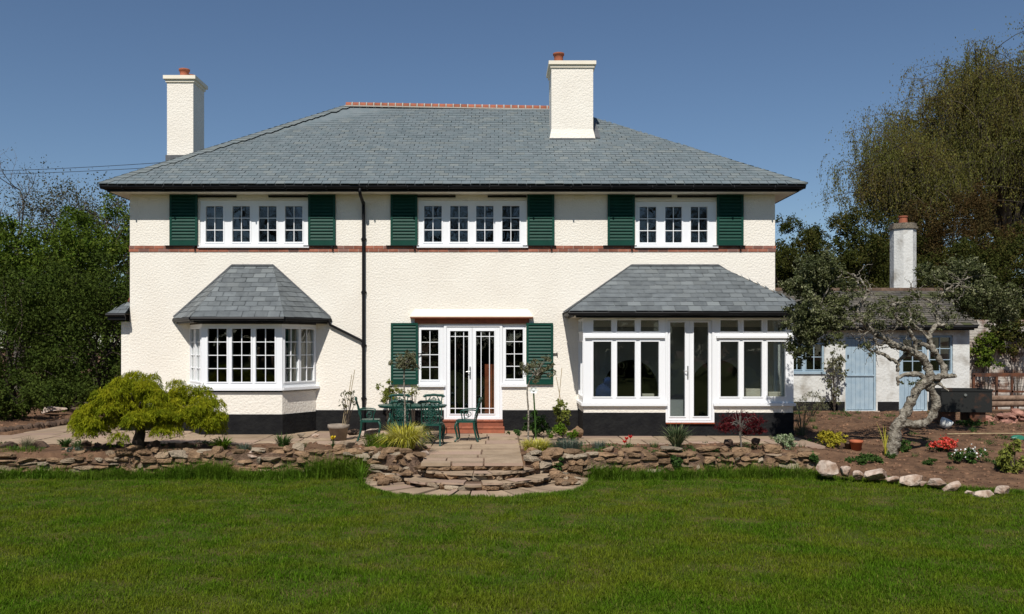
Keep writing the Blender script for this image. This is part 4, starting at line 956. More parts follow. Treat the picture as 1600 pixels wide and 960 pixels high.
# ------------------------------------------------------------------ cottage at the right
CY = 3.7; cs = 23.7; c_ = lambda p: gx(p,cs); cz = lambda p: gz(p,cs)
Q = thing('cottage', 'low whitewashed outbuilding with pale blue doors behind the gnarled tree', 'cottage', (c_(1380), CY, .15))
QM = Matrix.Translation((-c_(1380), -CY, -.15))
dr = (c_(1321), c_(1369), cz(642), cz(526)); d2 = (c_(1405), c_(1449), cz(642), cz(524)); w1 = (c_(1236), c_(1288), cz(583), cz(535)); w2 = (c_(1451), c_(1489), cz(585), cz(524))
g = MB(QM); g.panel(6.5, c_(1515), 0, cz(511), [dr, d2, w1, w2], CY, CY+.3); g.box(c_(1515)-.3, c_(1515), CY+.301, CY+4.6, 0, cz(511)); g.build('wall', M['white_old'], Q)
g = MB(QM); pz = cz(628)
for a, b in ((6.5, dr[0]-.02), (dr[1]+.04, d2[0]-.01), (d2[1]+.01, c_(1515)+.01)): g.box(a, b, CY-.012, CY+.01, 0, pz)
g.build('plinth', M['plinth'], Q)
g = MB(QM); g.box(6.6, c_(1515)-.31, CY+1.2, CY+1.3, 0, cz(512)); g.build('interior', M['dark'], Q)
def stable_door(d, glazed):
    g = MB(QM); x0, x1, z0, z1 = d; zm = z0+(z1-z0)*.47
    g.panel(x0, x1, z0, z1, [(x0+.05, x1-.05, z0+.02, z1-.05)], CY+.03, CY+.1)
    fr = g.build('door_frame', M['paint_blue'], Q)
    g = MB(QM); n = 6
    for (a, b) in ((z0+.03, zm-.01), (zm+.01, z1-.06)):
        if glazed and b > zm+.2: 
            g.panel(x0+.055, x1-.055, a, b, [(x0+.12, x1-.12, a+.08, b-.06)], CY+.04, CY+.08); continue
        for i in range(n):
            w_ = (x1-x0-.11)/n; g.box(x0+.055+i*w_+.003, x0+.055+(i+1)*w_-.003, CY+.05, CY+.08, a, b)
        g.box(x0+.056, x1-.056, CY+.064, CY+.085, a, b)
    g.box(x0+.03, x1-.03, CY+.02, CY+.048, zm-.012, zm+.03)
    o = g.build('stable_door', M['paint_blue'], Q)
    if glazed:
        g = MB(QM); g.box(x0+.12, x1-.12, CY+.055, CY+.06, zm+.09, z1-.12); g.build('pane', M['glass'], o)
        g = MB(QM); xm_ = (x0+x1)/2; g.box(xm_-.012, xm_+.012, CY+.04, CY+.054, zm+.09, z1-.12)
        for f in (.33,.66): zz = zm+.09+(z1-.12-zm-.09)*f; g.box(x0+.12, x1-.12, CY+.042, CY+.053, zz-.01, zz+.01)
        g.build('glazing_bar', M['paint_blue'], o)
    else:
        g = MB(QM); g.box(x0+.07, x0+.1, CY+.02, CY+.05, z0+1.42, z0+1.5); g.build('latch', M['black'], o)
    g = MB(QM); g.box(x0-.05, x1+.05, CY-.12, CY+.03, z0-.10, z0-.002); g.build('threshold', M['palestone'], Q)
stable_door(dr, False); stable_door(d2, True)
wh = w1; m_ = (wh[0]+wh[1])/2
window(Q, 'window', QM@Matrix.Translation((0,CY+.04,0)), wh[0], wh[1], wh[2]+.03, wh[3], [(wh[0]+.05, wh[0]+.30, wh[2]+.09, wh[3]-.06), (wh[0]+.42, wh[1]-.05, wh[2]+.09, wh[3]-.06)], 2, 2, mat='paint_blue', sillw=.08, ring=.02, bar=.02)
window(Q, 'window', QM@Matrix.Translation((0,CY+.04,0)), w2[0], w2[1], w2[2]+.03, w2[3], [(w2[0]+.05, w2[1]-.05, w2[2]+.09, w2[3]-.06)], 2, 3, mat='paint_blue', sillw=.08, ring=.02, bar=.02)
# cottage roof, hipped at the right end
zc = cz(512)+.06; zr_ = gz(454,26.2); xe = gx(1529,23.4)
ce = [A(6.3,CY-.32,zc), A(xe,CY-.32,zc), A(xe,CY+5,zc)]; cr_ = [A(6.3,CY+2.4,zr_), A(gx(1472,26.1),CY+2.4,zr_)]
g = MB(QM); roofplane(g, ce[0], ce[1], cr_[0], cr_[1], .16, .26, 91, .018)
u_ = ce[2]-ce[1]; roofplane(g, ce[1], ce[2], cr_[1], cr_[1], .16, .26, 92, .018)
g.add([ce[0]+dn, ce[1]+dn, ce[2]+dn, A(6.3,CY+5,zc), cr_[0]+dn, cr_[1]+dn], [[0,1,5,4],[3,4,5,2],[0,3,2,1]], .5); g.add([ce[1]+dn, ce[2]+dn, cr_[1]+dn], [[0,1,2]], .5)
qr = g.build('roof', M['slate_old'], Q); rng = np.random.default_rng(95)
g = MB(QM); n = 26
for i in range(n):
    a = cr_[0]+(cr_[1]-cr_[0])*(i/n); b = cr_[0]+(cr_[1]-cr_[0])*((i+.97)/n); g.tube([a+A(0,0,-.02), b+A(0,0,-.02)], .09, 8)
g.build('ridge_tiles', M['darkstone'], qr)
g = MB(QM); g.tube([(6.4,CY-.33,zc-.05),(xe-.05,CY-.33,zc-.05)], .045, 8); g.box(6.4, xe-.1, CY-.28, CY-.25, zc-.14, zc-.03); g.build('gutter', M['black'], Q)
# octagonal chimney
ox, oy = gx(1411,27), 7.0; g = MB(QM); z0c, z1c = 2.9, gz(359,27); V = [(ox+.37*math.cos(a), oy+.37*math.sin(a)) for a in np.arange(8)*PI/4+PI/8]
g.prism(V, z0c, z1c); oc = g.build('chimney', M['white_old'], Q)
g = MB(QM); g.prism([(ox+.42*math.cos(a), oy+.42*math.sin(a)) for a in np.arange(8)*PI/4+PI/8], z1c, z1c+.07); g.prism([(ox+.38*math.cos(a), oy+.38*math.sin(a)) for a in np.arange(8)*PI/4+PI/8], z1c+.071, z1c+.17); g.build('chimney_cap', M['stump'], oc)
g = MB(QM); g.lathe([(.13,0),(.12,.18),(.14,.2),(.14,.24),(.10,.24)], (ox,oy,z1c+.17), 14); g.build('chimney_pot', M['tile'], oc)

# whitewashed wall beyond the cottage, rusty frame, tank, logs
WX0, WX1 = c_(1515)+.02, 17.5
g = MB(Matrix.Translation((-WX0,-4.6,0)))
g.box(WX0, WX1, 4.6, 4.85, 0, gz(500,24.6), .5)
z = .02
while z < gz(502,24.6):
    x = WX0-rng.uniform(0,.2)
    while x < WX1:
        g.box(max(x,WX0), x+.215, 4.6-rng.uniform(.004,.016), 4.61, z, z+.066); x += .227
    z += .077
o = g.build('garden_wall', M['wall_flaking']); o.location = (WX0,4.6,0); tag(o, 'flaking whitewashed brick wall beyond the right end of the cottage', 'wall')
g = MB(); D = 22.6; a = at(1520,586,D); b = at(1640,586,D); bs_ = a  # plain rusty iron frame of rails and posts
g.M = Matrix.Translation(tuple(-a))
g.bar(a, b, .06, .09); g.bar(at(1520,611,D), at(1640,613,D), .05, .05)
for px in (1557,1581,1625): g.bar(at(px,587,D), at(px,640,D), .05, .05)
g.bar(at(1521,586,D), at(1521,640,D), .06, .06); g.bar(at(1558,609,D), at(1581,611,D), .04, .03)
o = g.build('rusty_frame', M['rust']); o.location = tuple(a); tag(o, 'rusty iron frame leaning along the whitewashed wall behind the black tank', 'gate')
for k, (py, D, px0) in enumerate(((623,21.6,1543),(632,21.3,1540))):
    g = MB(); a = at(px0,py,D); b = at(1640,py-1,D+.1); g.tube([A(0,0,0),(b-a)*.5+A(0,.03,0), b-a], [.075,.07,.08], 10); o = g.build('timber_pole', M['wood_log'], None, True); o.location = tuple(a)
    tag(o, ('upper' if k == 0 else 'lower')+' brown round timber pole lying right of the black tank', 'log', group='timber poles')
# tank
D = 19.6; x0, x1 = gx(1476,D), gx(1551,D); z0, z1 = gz(643,D), gz(609,D); y0 = D-CD
t = thing('water_tank', 'rust streaked black steel tank standing on brick blocks right of the gnarled tree', 'tank', ((x0+x1)/2, y0, gz(656,D)))
TM = Matrix.Translation((-(x0+x1)/2, -y0, -gz(656,D)))@Matrix.Translation(((x0+x1)/2,y0+.35,0))@Matrix.Rotation(-.12,4,'Z')@Matrix.Translation((-(x0+x1)/2,-y0-.35,0))
g = MB(TM); g.panel(x0, x1, z0, z1, [], y0, y0+.02); g.box(x0, x0+.02, y0+.021, y0+.75, z0, z1); g.box(x1-.02, x1, y0+.021, y0+.75, z0, z1); g.box(x0, x1, y0+.751, y0+.77, z0, z1); g.box(x0, x1, y0, y0+.77, z0-.02, z0-.001)
g.box(x0-.015, x1+.015, y0-.015, y0+.0, z1-.04, z1+.004); g.box(x0-.015, x0, y0, y0+.78, z1-.04, z1+.004); g.box(x1, x1+.015, y0, y0+.78, z1-.04, z1+.004)
g.build('tank_body', M['tank'], t)
for (a, b) in ((.05,.32),(.62,.95)): g = MB(TM); g.box(x0+a, x0+b, y0+.05, y0+.6, gz(656,D)-.05, z0-.021); g.build('brick_block', M['rust'], t)
g = MB(TM); g.tube([(x0+.5,y0-.001,z1-.12),(x0+.5,y0-.03,z1-.12)], .03, 10); g.build('outlet', M['steel'], t)
# white broken bowl beside tank
g = MB(); a = at(1474,652,19.2); g.lathe([(0,.0),(.09,.02),(.12,.1),(.13,.2),(.115,.2),(.1,.1),(0,.05)], (0,0,0), 14); o = g.build('white_bucket', M['petal_white'], None, True); o.location = (a[0], a[1], float(gh(a[0], a[1]))+.02); o.rotation_euler = (.3,.35,0); tag(o, 'small white bucket tipped against the left foot of the black tank', 'bucket')
# rubble heap at the right edge
t = thing('rubble_heap', 'sunlit heap of pink brick rubble at the right edge beyond the tank', 'rubble', (gx(1585,20.6), .6, .1)); g = MB()
for _ in range(150):
    x, y = rng.normal()*.55, rng.normal()*.35; h = max(0, .38-.45*math.hypot(x,y)); s = rng.uniform(.04,.11)
    rock(g, (x, y, h*rng.random()), (s*1.3,s,s*.7), cuts=8, boxy=.4, rz=rng.uniform(0,3))
g.build('rubble', pm('pink_rubble', (.36,.19,.14), (.25,.12,.09), 8, .9, rv=.3), t)

# ------------------------------------------------------------------ gnarled old tree
rng = np.random.default_rng(131)
AD = 16.9; ab = at(1396,709,AD); ab[2] = float(gh(ab[0], ab[1]))
t = thing('gnarled_tree', 'gnarled pale barked tree with twisting limbs in front of the white cottage', 'tree', tuple(ab))
g = MB(Matrix.Translation(tuple(-ab)))
def limb(pts, w0, w1, dd=0., d1=None, n=9):
    k = len(pts); P = [at(px, py, AD+dd+((d1-dd) if d1 is not None else 0)*i/(k-1)) for i, (px, py) in enumerate(pts)]
    P = smooth_poly(P, 4); P += rng.normal(size=P.shape)*.009; rad = np.linspace(w0, w1, len(P))*(1+rng.normal(size=len(P))*.13)
    g.tube(P, rad, n)
limb([(1393,716),(1394,700),(1396,684),(1400,668),(1407,658)], .145, .10)
limb([(1399,672),(1407,658),(1416,642),(1425,625),(1435,607),(1446,596)], .10, .085)
limb([(1401,668),(1414,662),(1430,664),(1446,661),(1456,650),(1462,634),(1460,618),(1452,606),(1446,598)], .075, .075, 0, .05)
limb([(1440,602),(1452,590),(1450,575),(1442,560),(1428,551),(1412,544),(1396,538),(1380,528),(1366,520)], .085, .05, 0, -.15)
limb([(1366,520),(1353,508),(1342,496),(1341,482),(1350,468),(1358,457)], .05, .032, -.15, -.3)
limb([(1358,457),(1350,445),(1342,436),(1328,428),(1310,424)], .03, .012, -.3, -.4)
limb([(1356,460),(1345,450),(1338,440),(1330,450)], .022, .01, -.3, -.2)
limb([(1446,598),(1466,592),(1476,580),(1470,566),(1462,552),(1454,538),(1452,524),(1460,511),(1466,503),(1462,486),(1466,470),(1476,456),(1487,447)], .07, .02, 0, .2)
limb([(1462,552),(1450,541),(1436,538),(1426,545),(1414,556),(1404,566),(1402,580)], .055, .03, 0, .05)
limb([(1464,508),(1480,508),(1492,507),(1497,498)], .035, .014, .1, .1)
limb([(1428,549),(1430,536),(1424,524),(1417,511),(1404,500),(1396,490),(1395,478),(1404,472)], .045, .014, -.05, -.3)
limb([(1446,594),(1436,586),(1424,584),(1412,586),(1404,592),(1403,602)], .055, .028, 0, -.2)
limb([(1450,592),(1464,590),(1480,588),(1494,587)], .06, .038, 0, -.3)
limb([(1456,604),(1464,600),(1474,604),(1482,610)], .045, .012, 0, -.2)
limb([(1402,566),(1392,562),(1384,556),(1376,552),(1366,550),(1357,546),(1356,534)], .04, .018, 0, -.2)
limb([(1342,497),(1330,505),(1318,503),(1306,498)], .03, .012, -.2, -.3)
limb([(1346,500),(1356,492),(1360,482)], .024, .009, -.2, -.5)
limb([(1452,530),(1442,520),(1430,508),(1420,500)], .03, .012, 0, .3)
limb([(1385,532),(1375,540),(1366,530),(1370,518)], .03, .012, -.1, -.3)
limb([(1463,480),(1452,470),(1440,466),(1430,458),(1424,448)], .022, .009, .2, .5)
limb([(1416,507),(1424,498),(1420,484),(1400,474),(1385,472)], .022, .008, -.3, -.1)
limb([(1395,478),(1410,474),(1425,480),(1436,492),(1442,505)], .020, .008, -.3, 0)
limb([(1320,426),(1300,440),(1285,470),(1275,500)], .02, .01, -.4, -.3); limb([(1476,456),(1500,440),(1530,430),(1556,432)], .02, .01, .2, .3)
def twig_arc(x, y):
    a = rng.uniform(0, 2*PI); pts = [(x,y)]; 
    for i in range(5): a += rng.normal()*.35+.18; x += math.cos(a)*7; y += math.sin(a)*6; pts.append((x,y))
    limb(pts, .010, .003, rng.uniform(-.4,.4), None, 4)
for px, py in ((1345,440),(1357,460),(1330,505),(1366,520),(1395,480),(1417,510),(1430,460),(1462,485),(1487,447),(1440,505),(1404,500),(1385,475),(1356,535),(1310,498),(1500,440),(1372,545)):
    for _ in range(7): twig_arc(px+rng.normal()*9, py+rng.normal()*8)
g.build('trunk', M['applebark'], t, True)
g = MB(Matrix.Translation(tuple(-ab)))
def clump(px, py, rx, ry, dd, n, nl, lr, size=.055, depth=.45):
    c = at(px, py, AD+dd); s = AD/F; P, Lc, k = lobe_points(n, c, (rx*s, depth, ry*s), nl, lr, .9, .2, -1, 8)
    leaves(g, P, size, .5, rr=np.clip((k%61)/61*.5+.5*rng.random(n),0,1))
clump(1268,450,42,50,-.3, 9000, 42, .20); clump(1258,515,32,46,-.3, 6500, 30, .18); clump(1295,500,28,55,-.2, 4200, 26, .17); clump(1290,430,30,32,-.3, 2600, 16, .17)
clump(1520,455,52,42,.3, 6000, 36, .20); clump(1555,480,32,36,.4, 3500, 20, .2); clump(1460,430,30,18,.3, 1500, 14, .13); clump(1500,430,30,22,.3, 1800, 14, .15)
clump(1375,490,26,24,-.2, 1300, 18, .12, .045); clump(1405,478,40,14,-.2, 900, 14, .1, .045); clump(1440,470,26,20,.1, 900, 12, .12, .045); clump(1420,500,26,14,-.2, 700, 12, .1, .045); clump(1330,470,18,36,-.3, 900, 12, .13, .05)
clump(1352,545,12,10,-.2, 220, 5, .07, .045); clump(1478,495,24,20,.1, 500, 10, .1, .045); clump(1420,600,14,9,-.1, 120, 5, .06, .045)
g.build('crown', M['lf_apple'], t)

# ------------------------------------------------------------------ yellow green weeping maple at the left
rng = np.random.default_rng(141)
mb_ = A(gx(216,16.2), 16.2-CD, 0.04)
t = thing('dwarf_maple', 'spreading yellow green cutleaf maple on a short dark trunk at the left', 'tree', tuple(mb_))
g = MB(); mc = at(240,640,16.3)-mb_; tips = []
g.tube(smooth_poly([(0,0,-.1),(0,0,.12),(.03,.02,.28),(.02,0,.42)],4), np.linspace(.12,.08,13), 9)
for i in range(16):
    a = i*2.4; rr = rng.uniform(.5,1.2); tp = A(mc[0]+math.cos(a)*rr, math.sin(a)*rr*.7, rng.uniform(.75,1.1)); P = smooth_poly([(.02,0,.38), (tp[0]*.4, tp[1]*.4, .7), tp], 5); g.tube(P, np.linspace(.045,.01,len(P)), 5)
g.build('trunk', M['bark'], t, True)
g = MB(); nl = 190
LC = []
for i in range(nl):
    a = rng.uniform(0,2*PI); q = rng.random()**.5; x = math.cos(a)*q*1.26; y = math.sin(a)*q*.95
    top = 1.26-.36*q*q*q+.09*math.sin(a*3+1)-.15*(x > .45)-.10*(x < -.75)+.10*rng.normal(); low = .42+.28*(1-q) if q > .4 else .62
    z = top if rng.random() < .45 else rng.uniform(min(low, top-.05), top)
    LC.append((mc[0]+x, y, z-.08))
LC = np.array(LC); n = 84000; k = rng.integers(0, nl, n)
th = rng.uniform(0,2*PI,n); q = rng.random(n)**.5; px = np.cos(th)*q*.19; py = np.sin(th)*q*.19; pz = -.6*q*q*.2+.05*np.sin(th*5+k)*q+rng.normal(size=n)*.022
P = LC[k]+np.stack([px,py,pz],1); d = np.stack([np.cos(th)*.7*q, np.sin(th)*.7*q, -.45-.5*q],1)
leaves(g, P, .075, .16, dirs=d, jitter=.7, rr=np.clip(1-q*.9+rng.normal(size=n)*.2,0,1)); g.build('crown', M['lf_maple'], t)

# ------------------------------------------------------------------ patio furniture
def chair_proto(arms, name='garden_chair'):
    t = thing(name, 'x', 'chair')
    g = MB(); an = np.linspace(0,2*PI,20,endpoint=False)
    g.prism([(.205*np.sign(math.cos(a))*abs(math.cos(a))**.5, .20*np.sign(math.sin(a))*abs(math.sin(a))**.5) for a in an], .405, .425)
    g.prism([(.215*np.sign(math.cos(a))*abs(math.cos(a))**.5, .21*np.sign(math.sin(a))*abs(math.sin(a))**.5) for a in an], .38, .404)
    g.build('seat', M['iron'], t)
    for sx in (-1,1):
        for sy in (-1,1):                 # front (y<0) legs are cabriole, back legs splay
            x, y = sx*.18, sy*.17
            if sy < 0: P = [(x,y,.39),(x+sx*.03,y-.035,.30),(x+sx*.01,y-.01,.16),(x,y,.06),(x+sx*.025,y-.035,.012)]
            else: P = [(x,y,.39),(x,y+.01,.25),(x+sx*.005,y+.05,.08),(x+sx*.01,y+.08,.012)]
            g = MB(); P = smooth_poly(P,4); g.tube(P, np.linspace(.026,.014,len(P)), 8); g.lathe([(0,0),(.022,0),(.024,.012),(.016,.026)], (P[-1][0],P[-1][1],0), 8); g.build('leg', M['iron'], t, True)
    g = MB(); yb = .20
    for sx in (-1,1): g.tube(smooth_poly([(sx*.17,yb-.02,.41),(sx*.175,yb+.0,.55),(sx*.165,yb+.05,.70),(sx*.175,yb+.085,.82)],4), .012, 8)
    P = smooth_poly([(-.22,yb+.08,.81),(-.19,yb+.085,.845),(-.08,yb+.1,.85),(0,yb+.105,.86),(.08,yb+.1,.85),(.19,yb+.085,.845),(.22,yb+.08,.81)],4)
    for a, b in zip(P[:-1], P[1:]): g.bar(a, b, .02, .055)
    # ornate splat: scrolls, rings and a central rosette
    def lean(z): return yb-.0+(z-.45)*.22
    def ring(cx, cz, r, w=.009):
        P = [(cx+r*math.cos(a), lean(cz+r*math.sin(a)), cz+r*math.sin(a)) for a in np.linspace(0,2*PI,15)]; g.tube(P, w, 5)
    ring(0,.63,.075,.012); ring(0,.63,.035,.014); ring(-.065,.73,.04); ring(.065,.73,.04); ring(-.07,.54,.035); ring(.07,.54,.035); ring(0,.49,.04); ring(-.11,.64,.03); ring(.11,.64,.03); ring(0,.765,.035)
    for a in np.arange(6)*PI/3: g.tube([(0,lean(.63),.63),(.07*math.cos(a),lean(.63+.07*math.sin(a)),.63+.07*math.sin(a))], .009, 5)
    g.tube([(0,lean(.82),.82),(0,lean(.42),.42)], .012, 6)
    for sx in (-1,1): g.tube(smooth_poly([(sx*.03,lean(.43),.43),(sx*.12,lean(.5),.5),(sx*.10,lean(.62),.62),(sx*.13,lean(.72),.72),(sx*.07,lean(.82),.82)],4), .010, 5)
    g.build('backrest', M['iron'], t, True)
    if arms:
        for sx in (-1,1):
            g = MB(); g.tube(smooth_poly([(sx*.175,yb+.01,.62),(sx*.22,yb-.06,.635),(sx*.225,-.04,.625),(sx*.20,-.10,.60),(sx*.195,-.08,.55),(sx*.19,-.06,.42)],4), .013, 7)
            P = [(sx*.2+0*a, .02+.05*math.cos(a), .52+.05*math.sin(a)) for a in np.linspace(0,2*PI,12)]; g.tube(P, .008, 5); g.build('armrest', M['iron'], t, True)
    return t
ca = chair_proto(True); cb = chair_proto(False)
def put(o, X, D, rz, lab): o.location = (X, D-CD, .005); o.rotation_euler = (0,0,rz); tag(o, lab, 'chair', 'green cast iron chairs round the patio table')
put(ca, -2.62, 17.95, PI/2+.12, 'green ornate iron armchair facing right at the left end of the table, beside the pot')
o = copy_tree(ca); put(o, -.66, 17.85, -PI/2-.08, 'green ornate iron armchair standing apart in front of the french doors')
put(cb, -1.90, 17.2, PI+.12, 'left one of two green iron chairs with backs to the lawn, behind the golden grass')
o = copy_tree(cb); put(o, -1.30, 17.15, PI-.08, 'green ornate iron chair with its back to the lawn, nearest the stone post')
o = copy_tree(cb); put(o, -2.13, 18.75, 0+.05, 'green ornate iron chair behind the table, nearest the lime shrub on the wall')
o = copy_tree(cb); put(o, -1.42, 18.75, 0-.05, 'green ornate iron chair behind the table, nearest the french doors')
t = thing('patio_table', 'green oval cast iron garden table in the middle of six chairs', 'table', (-1.76, -2.08, .005))
g = MB(); V = [(.70*math.cos(a), .48*math.sin(a)) for a in np.linspace(0,2*PI,36,endpoint=False)]; g.prism(V, .70, .722); g.prism([(x*.97,y*.97) for x,y in V], .67, .699); g.build('table_top', M['iron'], t)
for sx in (-1,1):
    for sy in (-1,1):
        g = MB(); g.tube(smooth_poly([(sx*.38,sy*.22,.68),(sx*.42,sy*.26,.5),(sx*.3,sy*.18,.28),(sx*.36,sy*.24,.1),(sx*.42,sy*.28,.012)],4), np.linspace(.028,.016,17), 8); g.build('leg', M['iron'], t, True)
# stone post
g = MB(); g.lathe([(.0,0),(.105,0),(.10,.15),(.095,.3),(.09,.41),(.0,.415)], (0,0,0), 14); o = g.build('stone_post', M['stump'], None, True); o.location = tuple(A(gx(653,16.6),16.6-CD,.0)); tag(o, 'short speckled grey log standing on end behind the golden grass', 'log')

# ------------------------------------------------------------------ small planting
def zat(X, Y): return float(gh(X, Y))
def hit(px, py):
    D = 13.0
    while D < 30:
        X = gx(px, D); z = gz(py, D)
        if z <= float(gh(X, D-CD)): return D
        D += .03
    return 16.
def ground_at(px, D): X = gx(px, D); Y = D-CD; return A(X, Y, zat(X, Y))
def tuft(name, label, cat, px, D, n, L, lean, wd, mat, r=.06, z=None, seg=4, group=None, spread=1.):
    p = ground_at(px, D)
    if z is not None: p[2] = z
    g = MB(); a = rng.uniform(0,2*PI,n); q = rng.random(n)**.5*r; P = np.stack([np.cos(a)*q*spread, np.sin(a)*q, np.zeros(n)],1)
    blades(g, P, rng.uniform(.6,1.05,n)*L, wd, rng.uniform(lean[0],lean[1],n), seg, azim=a+rng.normal(size=n)*.3)
    o = g.build(name, M[mat]); o.location = tuple(p); tag(o, label, cat, group); return o
def bush(name, label, cat, px, py, D, rx, rz_, n, size, mat, nl=14, lr=.1, ry=None, z=None, flowers=None, aspect=.55, stem=True, bark='bark'):
    if z is None and px > 1280: D = hit(px, py+rz_/D*F*.95)
    p = ground_at(px, D); c = at(px, py, D)
    if z is not None: p[2] = z
    t = thing(name, label, cat, tuple(p)); c = c-p
    if z is None or name in ('border_shrub',):
        tp_ = c[2]+rz_
        if c[2]-rz_ > .0: rz_ = tp_/2*.95; c = A(c[0], c[1], tp_/2); n = int(n*1.25)
    P, Lc, k = lobe_points(n, c, (rx, ry or rx*.8, rz_), nl, lr, .9, .3, -.9, 8); P[:,2] = np.maximum(P[:,2], .005)
    g = MB(); leaves(g, P, size, aspect); g.build('foliage', M[mat], t)
    if stem:
        g = MB()
        for L_ in Lc[:9]: Pp = smooth_poly([(0,0,-.02), (L_[0]*.5,L_[1]*.5,max(L_[2],.05)*.6), L_], 3); g.tube(Pp, np.linspace(.010,.004,len(Pp)), 4)
        g.build('stem', M[bark], t)
    if flowers:
        m, nf, s = flowers; g = MB(); up = Lc[Lc[:,2] > np.median(Lc[:,2])-.02]; k = rng.integers(0, len(up), nf); Q_ = up[k]+rng.normal(size=(nf,3))*lr*.5+A(0,-.02,lr*.5); Q_[:,2] = np.maximum(Q_[:,2], .02)
        leaves(g, Q_, s, .9); g.build('flower', M[m], t)
    return t
rng = np.random.default_rng(151)
tuft('golden_grass', 'large clump of golden striped grass in front of the patio chairs', 'grass clump', 633, 15.85, 800, .50, (.25,1.25), .014, 'lf_goldgrass', .17, z=.08)
bush('golden_shrublet', 'small golden shrublet growing through the top of the golden grass clump', 'plant', 628, 681, 16.1, .28, .12, 1100, .05, 'lf_yel', 10, .07)
tuft('green_grass_clump', 'fresh green grass clump left of the golden grass', 'grass clump', 595, 16.4, 600, .28, (.1,.8), .009, 'lf_tall', .2, spread=1.5)
tuft('golden_sedge', 'low golden sedge right of the steps under the white flower ornament', 'grass clump', 836, 15.7, 520, .24, (.2,1.1), .012, 'lf_goldgrass', .16, spread=1.3)
tuft('blue_fescue', 'wide blue grey fescue clump next to the golden sedge', 'grass clump', 887, 15.7, 600, .24, (.1,.9), .006, 'lf_blue', .16, spread=1.5)
tuft('blue_fescue', 'small blue grey fescue tuft between the sedge and the red tulips', 'grass clump', 935, 16.1, 230, .17, (.1,.8), .006, 'lf_blue', .12)
tuft('sword_plant', 'striped spiky sword leaved plant below the porch door', 'plant', 1057, 16.0, 210, .50, (.05,.98), .030, 'lf_yucca', .07)
tuft('sword_plant', 'dark spiky leaved plant on the wall below the bay window', 'plant', 443, 16.0, 110, .30, (.1,.9), .022, 'lf_green', .08)
tuft('broad_leaf_plant', 'bright green arching plant on the wall right of the maple trunk', 'plant', 348, 16.0, 90, .26, (.5,1.1), .040, 'lf_tall', .08, seg=5)
tuft('lavender_plant', 'grey lavender tuft between the arching plant and the dark spiky plant', 'plant', 382, 16.0, 160, .15, (.1,.9), .008, 'lf_blue', .12)
tuft('straw_grass', 'pale straw grass tuft on the low wall at far left', 'grass clump', 42, 16.1, 150, .26, (.1,.8), .007, 'lf_olive', .08)
tuft('green_rosette', 'small green leafy rosette on the left wall top above a white stone', 'plant', 102, 16.3, 80, .20, (.3,1.), .028, 'lf_green', .06)
tuft('mat_grass', 'low green tuft along the left end of the tumbled wall', 'grass clump', 28, 15.75, 260, .10, (.1,.9), .007, 'lf_tall', .25, spread=2)
bush('carpet_plant', 'low blue green carpet plant trailing beside the white stone at left', 'plant', 118, 703, 15.8, .28, .05, 900, .03, 'lf_blue', 14, .05, stem=False)
# self-sown plants by the french doors
bush('border_shrub', 'leafy green border plant at the black plinth right of the door step', 'plant', 838, 659, 18.5, .28, .17, 1600, .055, 'lf_green', 14, .1, z=0)
bush('border_shrub', 'yellow green twiggy shrub against the wall left of the porch', 'plant', 878, 650, 18.6, .26, .36, 1500, .05, 'lf_lime', 18, .09, z=0)
bush('border_shrub', 'low strap leaved green plant at the corner of the porch plinth', 'plant', 882, 672, 18.0, .28, .09, 900, .06, 'lf_tall', 12, .08, z=0)
bush('wall_shrub', 'lime green bamboo like shrub on the wall behind the table', 'plant', 607, 614, 19.6, .28, .26, 1000, .08, 'lf_lime', 12, .10, z=0, aspect=.25)
bush('wall_shrub', 'thin lime green sprig on the wall under the left side light', 'plant', 646, 610, 19.6, .14, .14, 130, .07, 'lf_lime', 6, .08, z=0, aspect=.25)
bush('tiny_paving_plant', 'small green plant growing by the bottom of the red door step', 'plant', 802, 676, 18.0, .12, .05, 320, .04, 'lf_green', 8, .05, z=0, stem=False)
# standard (lollipop) trees
def standard(px, D, ptop, rx, rzz, label, bot=.04, side=0., n=1500):
    p = ground_at(px, D); t = thing('standard_tree', label, 'small tree', tuple(p)); c = at(px+side, ptop, D)-p
    g = MB(); g.tube(smooth_poly([(0,0,-.05),(.01,0,c[2]*.4),(-.01,.01,c[2]*.75),(c[0],0,c[2]-.05)],4), np.linspace(.019,.013,13), 7)
    P, Lc, k = lobe_points(n, c, (rx,rx*.8,rzz), 20, .09, .8, .3, -.9, 8)
    for L_ in Lc: g.tube(smooth_poly([(c[0],0,c[2]-.18),(c[0]+(L_[0]-c[0])*.5,L_[1]*.6,(c[2]-.1+L_[2])/2),L_],3), np.linspace(.009,.003,7), 4)
    g.build('trunk', M['applebark'], t, True); g = MB(); leaves(g, P, .05, .38); g.build('crown', M['lf_olive'], t)
standard(632, 16.4, 563, .30, .17, 'thin stemmed lollipop tree with silvery crown in front of the left shutter')
standard(825, 17.6, 575, .38, .30, 'loose silvery leaved small tree in front of the right shutter', side=13, n=1900)
